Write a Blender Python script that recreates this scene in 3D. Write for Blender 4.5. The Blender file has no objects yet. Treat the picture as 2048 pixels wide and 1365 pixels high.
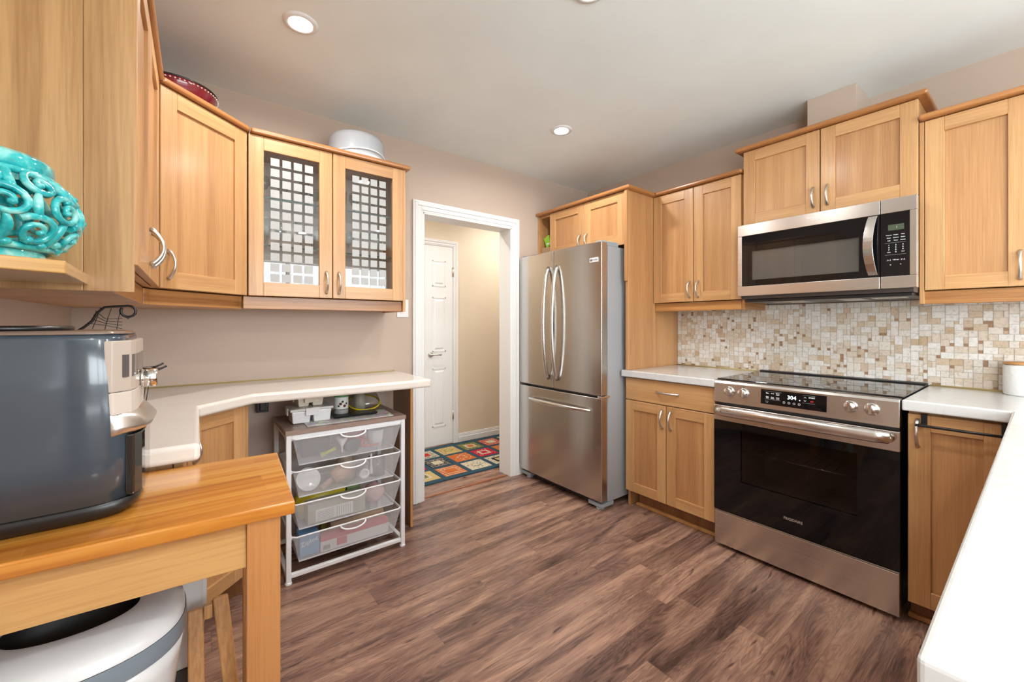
import bpy, bmesh, math, random
from mathutils import Vector, Matrix
random.seed(7)
C = bpy.context.scene.collection
PI = math.pi

# ------------------------------------------------------------------ camera, world, lights, exposure
CAM_H = 1.235
cam = bpy.data.objects.new('camera', bpy.data.cameras.new('camera'))
C.objects.link(cam)
cam.location = (0, 0, CAM_H)
cam.rotation_euler = (PI/2, 0, -math.radians(37.566))
cam.data.sensor_width = 36
cam.data.lens = 822.9/2048*36
cam.data.shift_y = -33.3/2048
cam.data.clip_start = 0.02
bpy.context.scene.camera = cam

vs = bpy.context.scene.view_settings
vs.view_transform = 'Standard'; vs.look = 'None'; vs.gamma = 1; vs.use_curve_mapping = False
vs.exposure = 0.12

W = bpy.data.worlds.new('world'); bpy.context.scene.world = W
W.use_nodes = True
nt = W.node_tree; nt.nodes.clear()
wo = nt.nodes.new('ShaderNodeOutputWorld'); bg = nt.nodes.new('ShaderNodeBackground')
tc = nt.nodes.new('ShaderNodeTexCoord'); sp = nt.nodes.new('ShaderNodeSeparateXYZ')
rp = nt.nodes.new('ShaderNodeValToRGB')
nt.links.new(tc.outputs['Generated'], sp.inputs[0]); nt.links.new(sp.outputs['Z'], rp.inputs[0])
e = rp.color_ramp.elements
e[0].position = 0.0; e[0].color = (.25, .30, .16, 1)
e[1].position = 0.35; e[1].color = (.85, .93, 1.0, 1)
m_ = rp.color_ramp.elements.new(0.10); m_.color = (.95, .97, 1.0, 1)
bg.inputs['Strength'].default_value = 2.2
nt.links.new(rp.outputs[0], bg.inputs[0]); nt.links.new(bg.outputs[0], wo.inputs[0])

def area(name, loc, rot, sx, sy, power, col=(1, 1, 1), spread=PI, shape='RECTANGLE'):
    l = bpy.data.lights.new(name, 'AREA'); l.shape = shape; l.size = sx
    if shape in ('RECTANGLE', 'ELLIPSE'): l.size_y = sy
    l.energy = power; l.color = col; l.spread = spread
    o = bpy.data.objects.new(name, l); o.location = loc; o.rotation_euler = rot; C.objects.link(o)
    return o

XW, YW, XL, ZC, YR = 2.95, 2.655, -0.44, 2.485, -2.1     # right wall, back wall, left wall, ceiling, rear wall
WIN = (0.3, 2.6, 0.95, 2.2)                               # the window behind the camera
ADDED_WIN = (-1.75, -.45, .95, 2.2)                            # unseen left-wall window, added to light the range side
area('daylight', ((WIN[0]+WIN[1])/2, YR-0.35, 1.45), (math.radians(116), 0, 0), 2.7, 1.7, 158, (.88, .96, 1.0))
area('added_side_daylight', (XL-.35, (ADDED_WIN[0]+ADDED_WIN[1])/2, 1.45), (math.radians(116), 0, math.radians(-90)), 1.5, 1.6, 108, (.88, .96, 1.0))  # added light, coming in by the added side window
LAMPS = [(.345, 1.885), (1.865, 1.903), (1.165, 1.036), (.25, -.6), (1.9, -.75), (1.15, -1.5), (1.15, 3.2), (2.75, 3.2)]  # after the visible ones, unseen lamps added to brighten room and hall
LAMP_W = 9.0
bpy.context.scene.cycles.transparent_max_bounces = 32

# ------------------------------------------------------------------ materials
def mat(name):
    m = bpy.data.materials.new(name); m.use_nodes = True
    n = m.node_tree; b = n.nodes['Principled BSDF']
    return m, n, b
def N(n, t, **kw):
    x = n.nodes.new(t)
    for k, v in kw.items():
        if k.startswith('i_'): x.inputs[k[2:].replace('_', ' ')].default_value = v
        elif k.startswith('n_'): x.inputs[int(k[2:])].default_value = v
        else: setattr(x, k, v)
    return x
def plain(name, col, rough=.5, metal=0, coat=0, spec=.5, bump=0, bscale=60, trans=0, alpha=1, emit=None, es=1):
    m, n, b = mat(name)
    b.inputs['Base Color'].default_value = (*col, 1); b.inputs['Roughness'].default_value = rough
    b.inputs['Metallic'].default_value = metal; b.inputs['Coat Weight'].default_value = coat
    b.inputs['Coat Roughness'].default_value = .08
    b.inputs['Specular IOR Level'].default_value = spec
    b.inputs['Transmission Weight'].default_value = trans
    b.inputs['Alpha'].default_value = alpha
    if emit: b.inputs['Emission Color'].default_value = (*emit, 1); b.inputs['Emission Strength'].default_value = es
    # faint surface variation so that no surface is dead flat
    t = N(n, 'ShaderNodeTexCoord'); no = N(n, 'ShaderNodeTexNoise', i_Scale=bscale, i_Detail=3.0)
    n.links.new(t.outputs['Object'], no.inputs['Vector'])
    if bump:
        bp = N(n, 'ShaderNodeBump', i_Strength=bump, i_Distance=.002)
        n.links.new(no.outputs['Fac'], bp.inputs['Height']); n.links.new(bp.outputs[0], b.inputs['Normal'])
    return m
def ramp(n, stops):
    r = N(n, 'ShaderNodeValToRGB'); e = r.color_ramp.elements
    e[0].position, e[0].color = stops[0][0], (*stops[0][1], 1)
    e[1].position, e[1].color = stops[-1][0], (*stops[-1][1], 1)
    for p, c in stops[1:-1]: x = e.new(p); x.color = (*c, 1)
    return r
def wood(name, dark, light, vert=True, dens=26, rough=.38, coat=.25, along=None, ringy=.5):
    """grain runs along Z (vert) or along the horizontal directions"""
    m, n, b = mat(name)
    t = N(n, 'ShaderNodeTexCoord'); at = N(n, 'ShaderNodeAttribute', attribute_name='seed')
    sc = N(n, 'ShaderNodeVectorMath', operation='MULTIPLY')
    if along == 'X': s = (1.3, dens, dens)
    elif along == 'Y': s = (dens, 1.3, dens)
    else: s = (dens, dens, .55) if vert else (.55, .55, dens)
    sc.inputs[1].default_value = s
    mul = N(n, 'ShaderNodeVectorMath', operation='SCALE'); mul.inputs['Scale'].default_value = 31.7
    comb = N(n, 'ShaderNodeCombineXYZ')
    for i in range(3): n.links.new(at.outputs['Fac'], comb.inputs[i])
    add = N(n, 'ShaderNodeVectorMath', operation='ADD')
    n.links.new(t.outputs['Object'], sc.inputs[0]); n.links.new(comb.outputs[0], mul.inputs[0])
    n.links.new(sc.outputs[0], add.inputs[0]); n.links.new(mul.outputs[0], add.inputs[1])
    # broad figure
    n1 = N(n, 'ShaderNodeTexNoise', i_Scale=.22, i_Detail=3.0, i_Distortion=.7); n.links.new(add.outputs[0], n1.inputs['Vector'])
    ms = N(n, 'ShaderNodeMath', operation='MULTIPLY'); ms.inputs[1].default_value = 9.0
    sn = N(n, 'ShaderNodeMath', operation='SINE'); n.links.new(n1.outputs['Fac'], ms.inputs[0])
    mm = N(n, 'ShaderNodeMath', operation='MULTIPLY'); mm.inputs[1].default_value = 2.6
    n.links.new(ms.outputs[0], mm.inputs[0]); n.links.new(mm.outputs[0], sn.inputs[0])
    # fine pores
    n2 = N(n, 'ShaderNodeTexNoise', i_Scale=9.0, i_Detail=4.0, i_Roughness=.6); n.links.new(add.outputs[0], n2.inputs['Vector'])
    mr = N(n, 'ShaderNodeMapRange'); mr.inputs['From Min'].default_value = -1; mr.inputs['From Max'].default_value = 1
    mr.inputs['To Min'].default_value = .5-ringy*.25; mr.inputs['To Max'].default_value = .5+ringy*.25
    n.links.new(sn.outputs[0], mr.inputs['Value'])
    mx = N(n, 'ShaderNodeMath', operation='MULTIPLY'); n.links.new(n2.outputs['Fac'], mx.inputs[0]); mx.inputs[1].default_value = 1.0
    av = N(n, 'ShaderNodeMath', operation='ADD'); n.links.new(mr.outputs[0], av.inputs[0]); n.links.new(mx.outputs[0], av.inputs[1])
    # brightness shift per board
    sd = N(n, 'ShaderNodeMath', operation='MULTIPLY_ADD'); sd.inputs[1].default_value = .16; sd.inputs[2].default_value = -.08
    n.links.new(at.outputs['Fac'], sd.inputs[0])
    a2 = N(n, 'ShaderNodeMath', operation='ADD'); n.links.new(av.outputs[0], a2.inputs[0]); n.links.new(sd.outputs[0], a2.inputs[1])
    md = tuple((d*.45+l*.55) for d, l in zip(dark, light))
    r = ramp(n, [(.62, dark), (.92, md), (1.2, light)]) if False else ramp(n, [(.55, dark), (.8, md), (1.0, light)])
    hf = N(n, 'ShaderNodeMath', operation='MULTIPLY'); hf.inputs[1].default_value = .82
    n.links.new(a2.outputs[0], hf.inputs[0]); n.links.new(hf.outputs[0], r.inputs[0])
    n.links.new(r.outputs[0], b.inputs['Base Color'])
    b.inputs['Roughness'].default_value = rough; b.inputs['Coat Weight'].default_value = coat; b.inputs['Coat Roughness'].default_value = .2
    bp = N(n, 'ShaderNodeBump', i_Strength=.12, i_Distance=.001); n.links.new(n2.outputs['Fac'], bp.inputs['Height']); n.links.new(bp.outputs[0], b.inputs['Normal'])
    return m
OD, OL = (.43, .21, .078), (.61, .345, .15)
oak_v = wood('oak_vertical', OD, OL, True)
oak_h = wood('oak_horizontal', OD, OL, False)
oak_p = wood('oak_panel', (.39, .18, .068), (.545, .29, .12), True, dens=24, ringy=.7)
oak_side = wood('oak_side', (.36, .18, .062), (.55, .32, .135), True, dens=16, ringy=.8)
crown_m = wood('oak_crown', (.30, .115, .032), (.50, .215, .07), False, rough=.28, coat=.4)
val_m = wood('oak_valance', (.25, .095, .025), (.50, .235, .075), False, dens=34, ringy=.9)
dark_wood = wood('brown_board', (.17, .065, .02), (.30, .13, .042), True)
shelf_wood = wood('golden_shelf_wood', (.46, .24, .07), (.66, .39, .13), False, dens=20, rough=.25, coat=.5)
edge_wood = wood('board_edge', (.36, .16, .05), (.58, .29, .10), True)
pine_v = wood('table_leg_wood', (.36, .13, .033), (.54, .24, .078), True, dens=18, rough=.25, coat=.6)
pine_h = wood('table_apron_wood', (.42, .19, .055), (.62, .35, .13), False, dens=16, rough=.3, coat=.5, ringy=.8)
grey_wood = wood('grey_brown_laminate', (.16, .10, .075), (.33, .235, .19), along='X', dens=40, rough=.4, coat=0)
slat_wood = wood('stool_wood', (.40, .185, .06), (.66, .37, .155), True, dens=18)

def butcher():
    m, n, b = mat('butcher_block')
    t = N(n, 'ShaderNodeTexCoord'); mp = N(n, 'ShaderNodeMapping'); n.links.new(t.outputs['Object'], mp.inputs[0])
    br = N(n, 'ShaderNodeTexBrick', i_Scale=1.0); br.offset = .37; br.squash = 1
    br.inputs['Color1'].default_value = (0, 0, 0, 1); br.inputs['Color2'].default_value = (1, 1, 1, 1); br.inputs['Mortar'].default_value = (.3, .3, .3, 1)
    br.inputs['Mortar Size'].default_value = .0004; br.inputs['Brick Width'].default_value = .34; br.inputs['Row Height'].default_value = .036
    n.links.new(mp.outputs[0], br.inputs['Vector'])
    no = N(n, 'ShaderNodeTexNoise', i_Scale=1.0, i_Detail=5.0, i_Distortion=.4)
    m2 = N(n, 'ShaderNodeMapping'); m2.inputs['Scale'].default_value = (3, 55, 55); n.links.new(t.outputs['Object'], m2.inputs[0]); n.links.new(m2.outputs[0], no.inputs['Vector'])
    ad = N(n, 'ShaderNodeMath', operation='MULTIPLY_ADD'); ad.inputs[1].default_value = .38; n.links.new(br.outputs['Color'], ad.inputs[0]); n.links.new(no.outputs['Fac'], ad.inputs[2])
    r = ramp(n, [(.3, (.38, .11, .012)), (.6, (.58, .22, .028)), (.95, (.72, .35, .07))]); n.links.new(ad.outputs[0], r.inputs[0])
    n.links.new(r.outputs[0], b.inputs['Base Color']); b.inputs['Roughness'].default_value = .22; b.inputs['Coat Weight'].default_value = .7; b.inputs['Coat Roughness'].default_value = .1
    return m
butcher_m = butcher()

def floor_mat():
    m, n, b = mat('walnut_laminate')
    t = N(n, 'ShaderNodeTexCoord'); s = N(n, 'ShaderNodeSeparateXYZ'); n.links.new(t.outputs['Object'], s.inputs[0])
    def mth(op, a, c=None, d=None):
        x = N(n, 'ShaderNodeMath', operation=op)
        for i, v in enumerate((a, c, d)):
            if v is None: continue
            if isinstance(v, (int, float)): x.inputs[i].default_value = v
            else: n.links.new(v, x.inputs[i])
        return x.outputs[0]
    PW, PL = .128, 1.22
    row = mth('FLOOR', mth('DIVIDE', s.outputs['Y'], PW))
    wn = N(n, 'ShaderNodeTexWhiteNoise', noise_dimensions='1D'); n.links.new(row, wn.inputs['W'])
    xs = mth('ADD', s.outputs['X'], mth('MULTIPLY', wn.outputs['Value'], PL))
    col = mth('FLOOR', mth('DIVIDE', xs, PL))
    w2 = N(n, 'ShaderNodeTexWhiteNoise', noise_dimensions='2D'); cb = N(n, 'ShaderNodeCombineXYZ')
    n.links.new(row, cb.inputs[0]); n.links.new(col, cb.inputs[1]); n.links.new(cb.outputs[0], w2.inputs['Vector'])
    pid = w2.outputs['Value']
    # grain coordinates with a seed per plank
    gx = mth('ADD', mth('MULTIPLY', s.outputs['X'], 1.25), mth('MULTIPLY', pid, 37))
    gy = mth('ADD', mth('MULTIPLY', s.outputs['Y'], 8.0), mth('MULTIPLY', pid, 91))
    g = N(n, 'ShaderNodeCombineXYZ'); n.links.new(gx, g.inputs[0]); n.links.new(gy, g.inputs[1]); n.links.new(pid, g.inputs[2])
    n1 = N(n, 'ShaderNodeTexNoise', i_Scale=1.25, i_Detail=3.0, i_Distortion=1.6, i_Roughness=.5); n.links.new(g.outputs[0], n1.inputs['Vector'])
    rings = mth('SINE', mth('MULTIPLY', n1.outputs['Fac'], 78.0))
    g2 = N(n, 'ShaderNodeVectorMath', operation='MULTIPLY'); g2.inputs[1].default_value = (1.6, 9, 1); n.links.new(g.outputs[0], g2.inputs[0])
    n2 = N(n, 'ShaderNodeTexNoise', i_Scale=1.0, i_Detail=4.0, i_Roughness=.55, i_Distortion=.9); n.links.new(g2.outputs[0], n2.inputs['Vector'])
    n3 = N(n, 'ShaderNodeTexNoise', i_Scale=.9, i_Detail=3.0, i_Distortion=1.4); n.links.new(g.outputs[0], n3.inputs['Vector'])
    v = mth('ADD', mth('MULTIPLY', rings, .068), mth('MULTIPLY', n2.outputs['Fac'], .22))
    v = mth('ADD', v, mth('MULTIPLY', n3.outputs['Fac'], .98))
    g4 = N(n, 'ShaderNodeVectorMath', operation='MULTIPLY'); g4.inputs[1].default_value = (2.2, 26, 1); n.links.new(g.outputs[0], g4.inputs[0])
    n4 = N(n, 'ShaderNodeTexNoise', i_Scale=1.0, i_Detail=3.0, i_Roughness=.6, i_Distortion=.15); n.links.new(g4.outputs[0], n4.inputs['Vector'])
    v = mth('ADD', v, mth('MULTIPLY', mth('SUBTRACT', n4.outputs['Fac'], .5), .30))
    v = mth('ADD', v, mth('MULTIPLY', pid, .12))
    # dark knots
    kn = N(n, 'ShaderNodeTexNoise', i_Scale=2.6, i_Detail=2.0, i_Distortion=2.0); n.links.new(g.outputs[0], kn.inputs['Vector'])
    k = mth('SMOOTH_MIN', mth('MULTIPLY', mth('SUBTRACT', kn.outputs['Fac'], .66), 3.0), .5, .01)
    k = mth('MAXIMUM', k, 0.0)
    v = mth('SUBTRACT', v, k)
    r = ramp(n, [(.34, (.05, .026, .019)), (.47, (.105, .056, .043)), (.60, (.19, .103, .077)), (.73, (.29, .163, .118)), (.89, (.42, .25, .172))])
    n.links.new(v, r.inputs[0])
    # seams
    fy = mth('FRACT', mth('DIVIDE', s.outputs['Y'], PW)); fx = mth('FRACT', mth('DIVIDE', xs, PL))
    sy = mth('LESS_THAN', fy, .016); sx = mth('LESS_THAN', fx, .0022)
    seam = mth('MAXIMUM', sy, sx)
    mix = N(n, 'ShaderNodeMix', data_type='RGBA'); mix.inputs[7].default_value = (.10, .06, .045, 1)
    n.links.new(mth('MULTIPLY', seam, .55), mix.inputs[0]); n.links.new(r.outputs[0], mix.inputs[6]); n.links.new(mix.outputs[2], b.inputs['Base Color'])
    b.inputs['Roughness'].default_value = .3
    rr = mth('ADD', mth('MULTIPLY', n2.outputs['Fac'], .16), .2); n.links.new(rr, b.inputs['Roughness'])
    bp = N(n, 'ShaderNodeBump', i_Strength=.18, i_Distance=.002); n.links.new(mth('SUBTRACT', n2.outputs['Fac'], seam), bp.inputs['Height']); n.links.new(bp.outputs[0], b.inputs['Normal'])
    return m
floor_m = floor_mat()

def wallpaint(name, col, rough=.55):
    m, n, b = mat(name)
    t = N(n, 'ShaderNodeTexCoord'); no = N(n, 'ShaderNodeTexNoise', i_Scale=2.2, i_Detail=4.0); n.links.new(t.outputs['Object'], no.inputs['Vector'])
    r = ramp(n, [(.3, tuple(c*.965 for c in col)), (.7, tuple(min(1, c*1.03) for c in col))]); n.links.new(no.outputs['Fac'], r.inputs[0]); n.links.new(r.outputs[0], b.inputs['Base Color'])
    n2 = N(n, 'ShaderNodeTexNoise', i_Scale=260.0, i_Detail=2.0); n.links.new(t.outputs['Object'], n2.inputs['Vector'])
    bp = N(n, 'ShaderNodeBump', i_Strength=.06, i_Distance=.001); n.links.new(n2.outputs['Fac'], bp.inputs['Height']); n.links.new(bp.outputs[0], b.inputs['Normal'])
    b.inputs['Roughness'].default_value = rough
    return m
wall_m = wallpaint('taupe_wall_paint', (.52, .41, .335))
hall_m = wallpaint('cream_wall_paint', (.74, .635, .49))
ceil_m = wallpaint('ceiling_paint', (.86, .93, .935), .7)
white_m = plain('white_gloss_paint', (.80, .80, .79), .3)
whitemetal = plain('white_metal', (.82, .83, .86), .35)
whiteplas = plain('white_plastic', (.80, .81, .83), .22, coat=.3)
cream_plas = plain('cream_plastic', (.76, .70, .58), .3)
def counter_mat(name, col, vein):
    m, n, b = mat(name)
    t = N(n, 'ShaderNodeTexCoord'); no = N(n, 'ShaderNodeTexNoise', i_Scale=3.0, i_Detail=7.0, i_Distortion=2.4, i_Roughness=.6); n.links.new(t.outputs['Object'], no.inputs['Vector'])
    r = ramp(n, [(.47, col), (.5, vein), (.53, col)]); n.links.new(no.outputs['Fac'], r.inputs[0]); n.links.new(r.outputs[0], b.inputs['Base Color'])
    b.inputs['Roughness'].default_value = .2; b.inputs['Coat Weight'].default_value = .2
    return m
quartz = counter_mat('white_quartz', (.63, .63, .622), (.585, .585, .575))
cream_top = counter_mat('cream_laminate_top', (.76, .70, .64), (.74, .675, .615))
def steel(name, col=(.60, .575, .55), rough=.26, horiz=True, sc=(2, 2, 400)):
    m, n, b = mat(name)
    t = N(n, 'ShaderNodeTexCoord'); mp = N(n, 'ShaderNodeMapping'); mp.inputs['Scale'].default_value = sc
    n.links.new(t.outputs['Object'], mp.inputs[0]); no = N(n, 'ShaderNodeTexNoise', i_Scale=1.0, i_Detail=3.0); n.links.new(mp.outputs[0], no.inputs['Vector'])
    b.inputs['Base Color'].default_value = (*col, 1); b.inputs['Metallic'].default_value = 1
    mr = N(n, 'ShaderNodeMapRange'); mr.inputs['To Min'].default_value = rough-.02; mr.inputs['To Max'].default_value = rough+.03
    n.links.new(no.outputs['Fac'], mr.inputs['Value']); n.links.new(mr.outputs[0], b.inputs['Roughness'])
    b.inputs['Anisotropic'].default_value = .6; b.inputs['Anisotropic Rotation'].default_value = .25
    tg = N(n, 'ShaderNodeTangent', direction_type='RADIAL', axis='Z'); n.links.new(tg.outputs[0], b.inputs['Tangent'])
    return m
steel_m = steel('brushed_steel', (.68, .645, .615))
steel_v = steel('brushed_steel_fridge', (.56, .53, .50), .24)
nickel = plain('satin_nickel', (.66, .635, .61), .36, metal=1)
chrome = plain('polished_chrome', (.78, .77, .76), .1, metal=1)
black_glass = plain('black_glass', (.005, .005, .006), .04, spec=.4)
black_plas = plain('black_plastic', (.012, .012, .013), .3)
black_metal = plain('black_metal', (.012, .011, .011), .35)
dark_grey = plain('dark_grey_plastic', (.07, .072, .075), .4)
grey_plas = plain('grey_plastic', (.30, .33, .36), .35)
fridge_side = plain('fridge_side_grey', (.33, .335, .345), .38, bump=.2, bscale=300)
gasket = plain('grey_gasket', (.22, .22, .23), .6)
grout_m = plain('grout', (.70, .65, .58), .8)
caulk_m = plain('yellowed_caulk', (.50, .38, .14), .5)
glow_print_white = plain('printed_white_glowing', (.85, .85, .85), .4, emit=(.9, .95, 1), es=.35)  # print with a faint glow put into its material
print_grey = plain('printed_grey', (.45, .46, .47), .4)
glow_print_red = plain('printed_red_glowing', (.8, .03, .03), .4, emit=(1, .05, .04), es=.5)  # red print, made to glow slightly
lcd_on = plain('lit_digits', (.8, .9, 1), .4, emit=(.85, .93, 1), es=2.2)
lcd_bg = plain('lcd_background', (.06, .08, .05), .3)
glow = plain('lamp_glow', (1, 1, 1), .4, emit=(1, .97, .92), es=14)
def thin_glass(name, tint=(.95, .97, .96), refl=.10, rough=.01, fres=1.5):
    m, n, b = mat(name); n.nodes.remove(b); o = n.nodes['Material Output']
    tr = N(n, 'ShaderNodeBsdfTransparent'); tr.inputs[0].default_value = (*tint, 1)
    gl = N(n, 'ShaderNodeBsdfGlossy'); gl.inputs['Roughness'].default_value = rough
    fr = N(n, 'ShaderNodeLayerWeight', i_Blend=.5); pw = N(n, 'ShaderNodeMath', operation='POWER'); pw.inputs[1].default_value = 4.0; n.links.new(fr.outputs['Facing'], pw.inputs[0])
    ad = N(n, 'ShaderNodeMath', operation='ADD'); ad.inputs[1].default_value = refl; ad.use_clamp = True
    mx = N(n, 'ShaderNodeMixShader'); n.links.new(pw.outputs[0], ad.inputs[0]); n.links.new(ad.outputs[0], mx.inputs[0])
    n.links.new(tr.outputs[0], mx.inputs[1]); n.links.new(gl.outputs[0], mx.inputs[2]); n.links.new(mx.outputs[0], o.inputs[0])
    return m
pane_m = thin_glass('clear_pane', (.99, .99, .99), refl=.05)
glassware = thin_glass('glassware', (.90, .92, .92), .10)
shelf_glass = thin_glass('shelf_glass', (.92, .96, .95), .03)
shelf_edge = plain('shelf_glass_edge', (.05, .11, .10), .15)
clear_plas = thin_glass('clear_plastic', (.80, .80, .78), .08, .1)
oven_glass = thin_glass('oven_window_glass', (.55, .50, .48), .02)
mw_glass = thin_glass('microwave_window_glass', (.8, .8, .8), .05)
def frosted():
    m, n, b = mat('frosted_square'); b.inputs['Base Color'].default_value = (.50, .51, .51, 1); b.inputs['Roughness'].default_value = .5
    b.inputs['Alpha'].default_value = .80
    return m
frost_m = frosted()
def dome():
    m, n, b = mat('milky_plastic'); b.inputs['Base Color'].default_value = (.56, .59, .64, 1); b.inputs['Roughness'].default_value = .25
    b.inputs['Alpha'].default_value = .78; b.inputs['Subsurface Weight'].default_value = 0
    return m
milky = dome()
def mesh_metal():
    m, n, b = mat('white_wire_mesh'); o = n.nodes['Material Output']
    b.inputs['Base Color'].default_value = (.78, .80, .84, 1); b.inputs['Roughness'].default_value = .4
    t = N(n, 'ShaderNodeTexCoord'); s = N(n, 'ShaderNodeSeparateXYZ'); n.links.new(t.outputs['Object'], s.inputs[0])
    def mth(op, a, c=None):
        x = N(n, 'ShaderNodeMath', operation=op)
        for i, v in enumerate((a, c)):
            if v is None: continue
            if isinstance(v, (int, float)): x.inputs[i].default_value = v
            else: n.links.new(v, x.inputs[i])
        return x.outputs[0]
    k = 2*PI/.0052
    p = mth('ADD', s.outputs['X'], s.outputs['Y'])
    a = mth('ADD', p, s.outputs['Z']); c = mth('SUBTRACT', p, s.outputs['Z'])
    f = mth('MULTIPLY', mth('SINE', mth('MULTIPLY', a, k)), mth('SINE', mth('MULTIPLY', c, k)))
    hole = mth('GREATER_THAN', mth('ABSOLUTE', f), .27)
    tr = N(n, 'ShaderNodeBsdfTransparent'); mx = N(n, 'ShaderNodeMixShader')
    n.links.new(hole, mx.inputs[0]); n.links.new(b.outputs[0], mx.inputs[1]); n.links.new(tr.outputs[0], mx.inputs[2]); n.links.new(mx.outputs[0], o.inputs[0])
    return m
mesh_m = mesh_metal()
def glaze():
    m, n, b = mat('turquoise_glaze')
    t = N(n, 'ShaderNodeTexCoord'); no = N(n, 'ShaderNodeTexNoise', i_Scale=38.0, i_Detail=3.0); n.links.new(t.outputs['Object'], no.inputs['Vector'])
    r = ramp(n, [(.34, (.0, .30, .36)), (.5, (.03, .50, .52)), (.66, (.30, .72, .68)), (.8, (.62, .82, .76))]); n.links.new(no.outputs['Fac'], r.inputs[0])
    n2 = N(n, 'ShaderNodeTexNoise', i_Scale=22.0, i_Detail=8.0, i_Roughness=.75); n.links.new(t.outputs['Object'], n2.inputs['Vector'])
    r2 = ramp(n, [(.64, (0, 0, 0)), (.67, (1, 1, 1))]); n.links.new(n2.outputs['Fac'], r2.inputs[0])
    mx = N(n, 'ShaderNodeMix', data_type='RGBA'); mx.inputs[7].default_value = (.28, .10, .055, 1)
    n.links.new(r2.outputs[0], mx.inputs[0]); n.links.new(r.outputs[0], mx.inputs[6]); n.links.new(mx.outputs[2], b.inputs['Base Color'])
    b.inputs['Roughness'].default_value = .08; b.inputs['Coat Weight'].default_value = .5
    return m
glaze_m = glaze()
def stone(name, col, var=.12):
    m, n, b = mat(name)
    t = N(n, 'ShaderNodeTexCoord'); no = N(n, 'ShaderNodeTexNoise', i_Scale=85.0, i_Detail=6.0, i_Roughness=.7); n.links.new(t.outputs['Object'], no.inputs['Vector'])
    r = ramp(n, [(.32, tuple(c*(1-var*3) for c in col)), (.45, tuple(c*(1-var*.3) for c in col)), (.7, tuple(min(1, c*(1+var)) for c in col))])
    n.links.new(no.outputs['Fac'], r.inputs[0]); n.links.new(r.outputs[0], b.inputs['Base Color']); b.inputs['Roughness'].default_value = .45
    bp = N(n, 'ShaderNodeBump', i_Strength=.3, i_Distance=.0015); n.links.new(no.outputs['Fac'], bp.inputs['Height']); n.links.new(bp.outputs[0], b.inputs['Normal'])
    return m
TILES = [stone('travertine_ivory', (.70, .64, .565)), stone('travertine_white', (.74, .705, .66)), stone('travertine_cream', (.64, .545, .44)),
         stone('travertine_beige', (.58, .455, .33)), stone('travertine_tan', (.52, .385, .25)), stone('travertine_brown', (.34, .19, .10))]
pencil_m = stone('brown_pencil_tile', (.17, .115, .085))
red_bowl_m = plain('burgundy_glaze', (.20, .012, .022), .15, coat=.5)
bead_m = plain('bead_white', (.75, .70, .62), .3)

# ------------------------------------------------------------------ mesh building
class Fr:
    """local frame: a runs along a wall, b stands out from it, z is up"""
    def __init__(s, o=(0, 0), a=(1, 0), b=(0, 1)):
        s.o = Vector((*o, 0)); s.a = Vector((*a, 0)); s.b = Vector((*b, 0))
    def __call__(s, a, b, z): return s.o + s.a*a + s.b*b + Vector((0, 0, z))
WF = Fr()                                   # world
RW = Fr((0, 0), (0, 1), (1, 0))             # right wall items: a = world Y, b = world X
BW = Fr((0, 0), (1, 0), (0, 1))             # back wall items: a = world X, b = world Y

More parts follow.
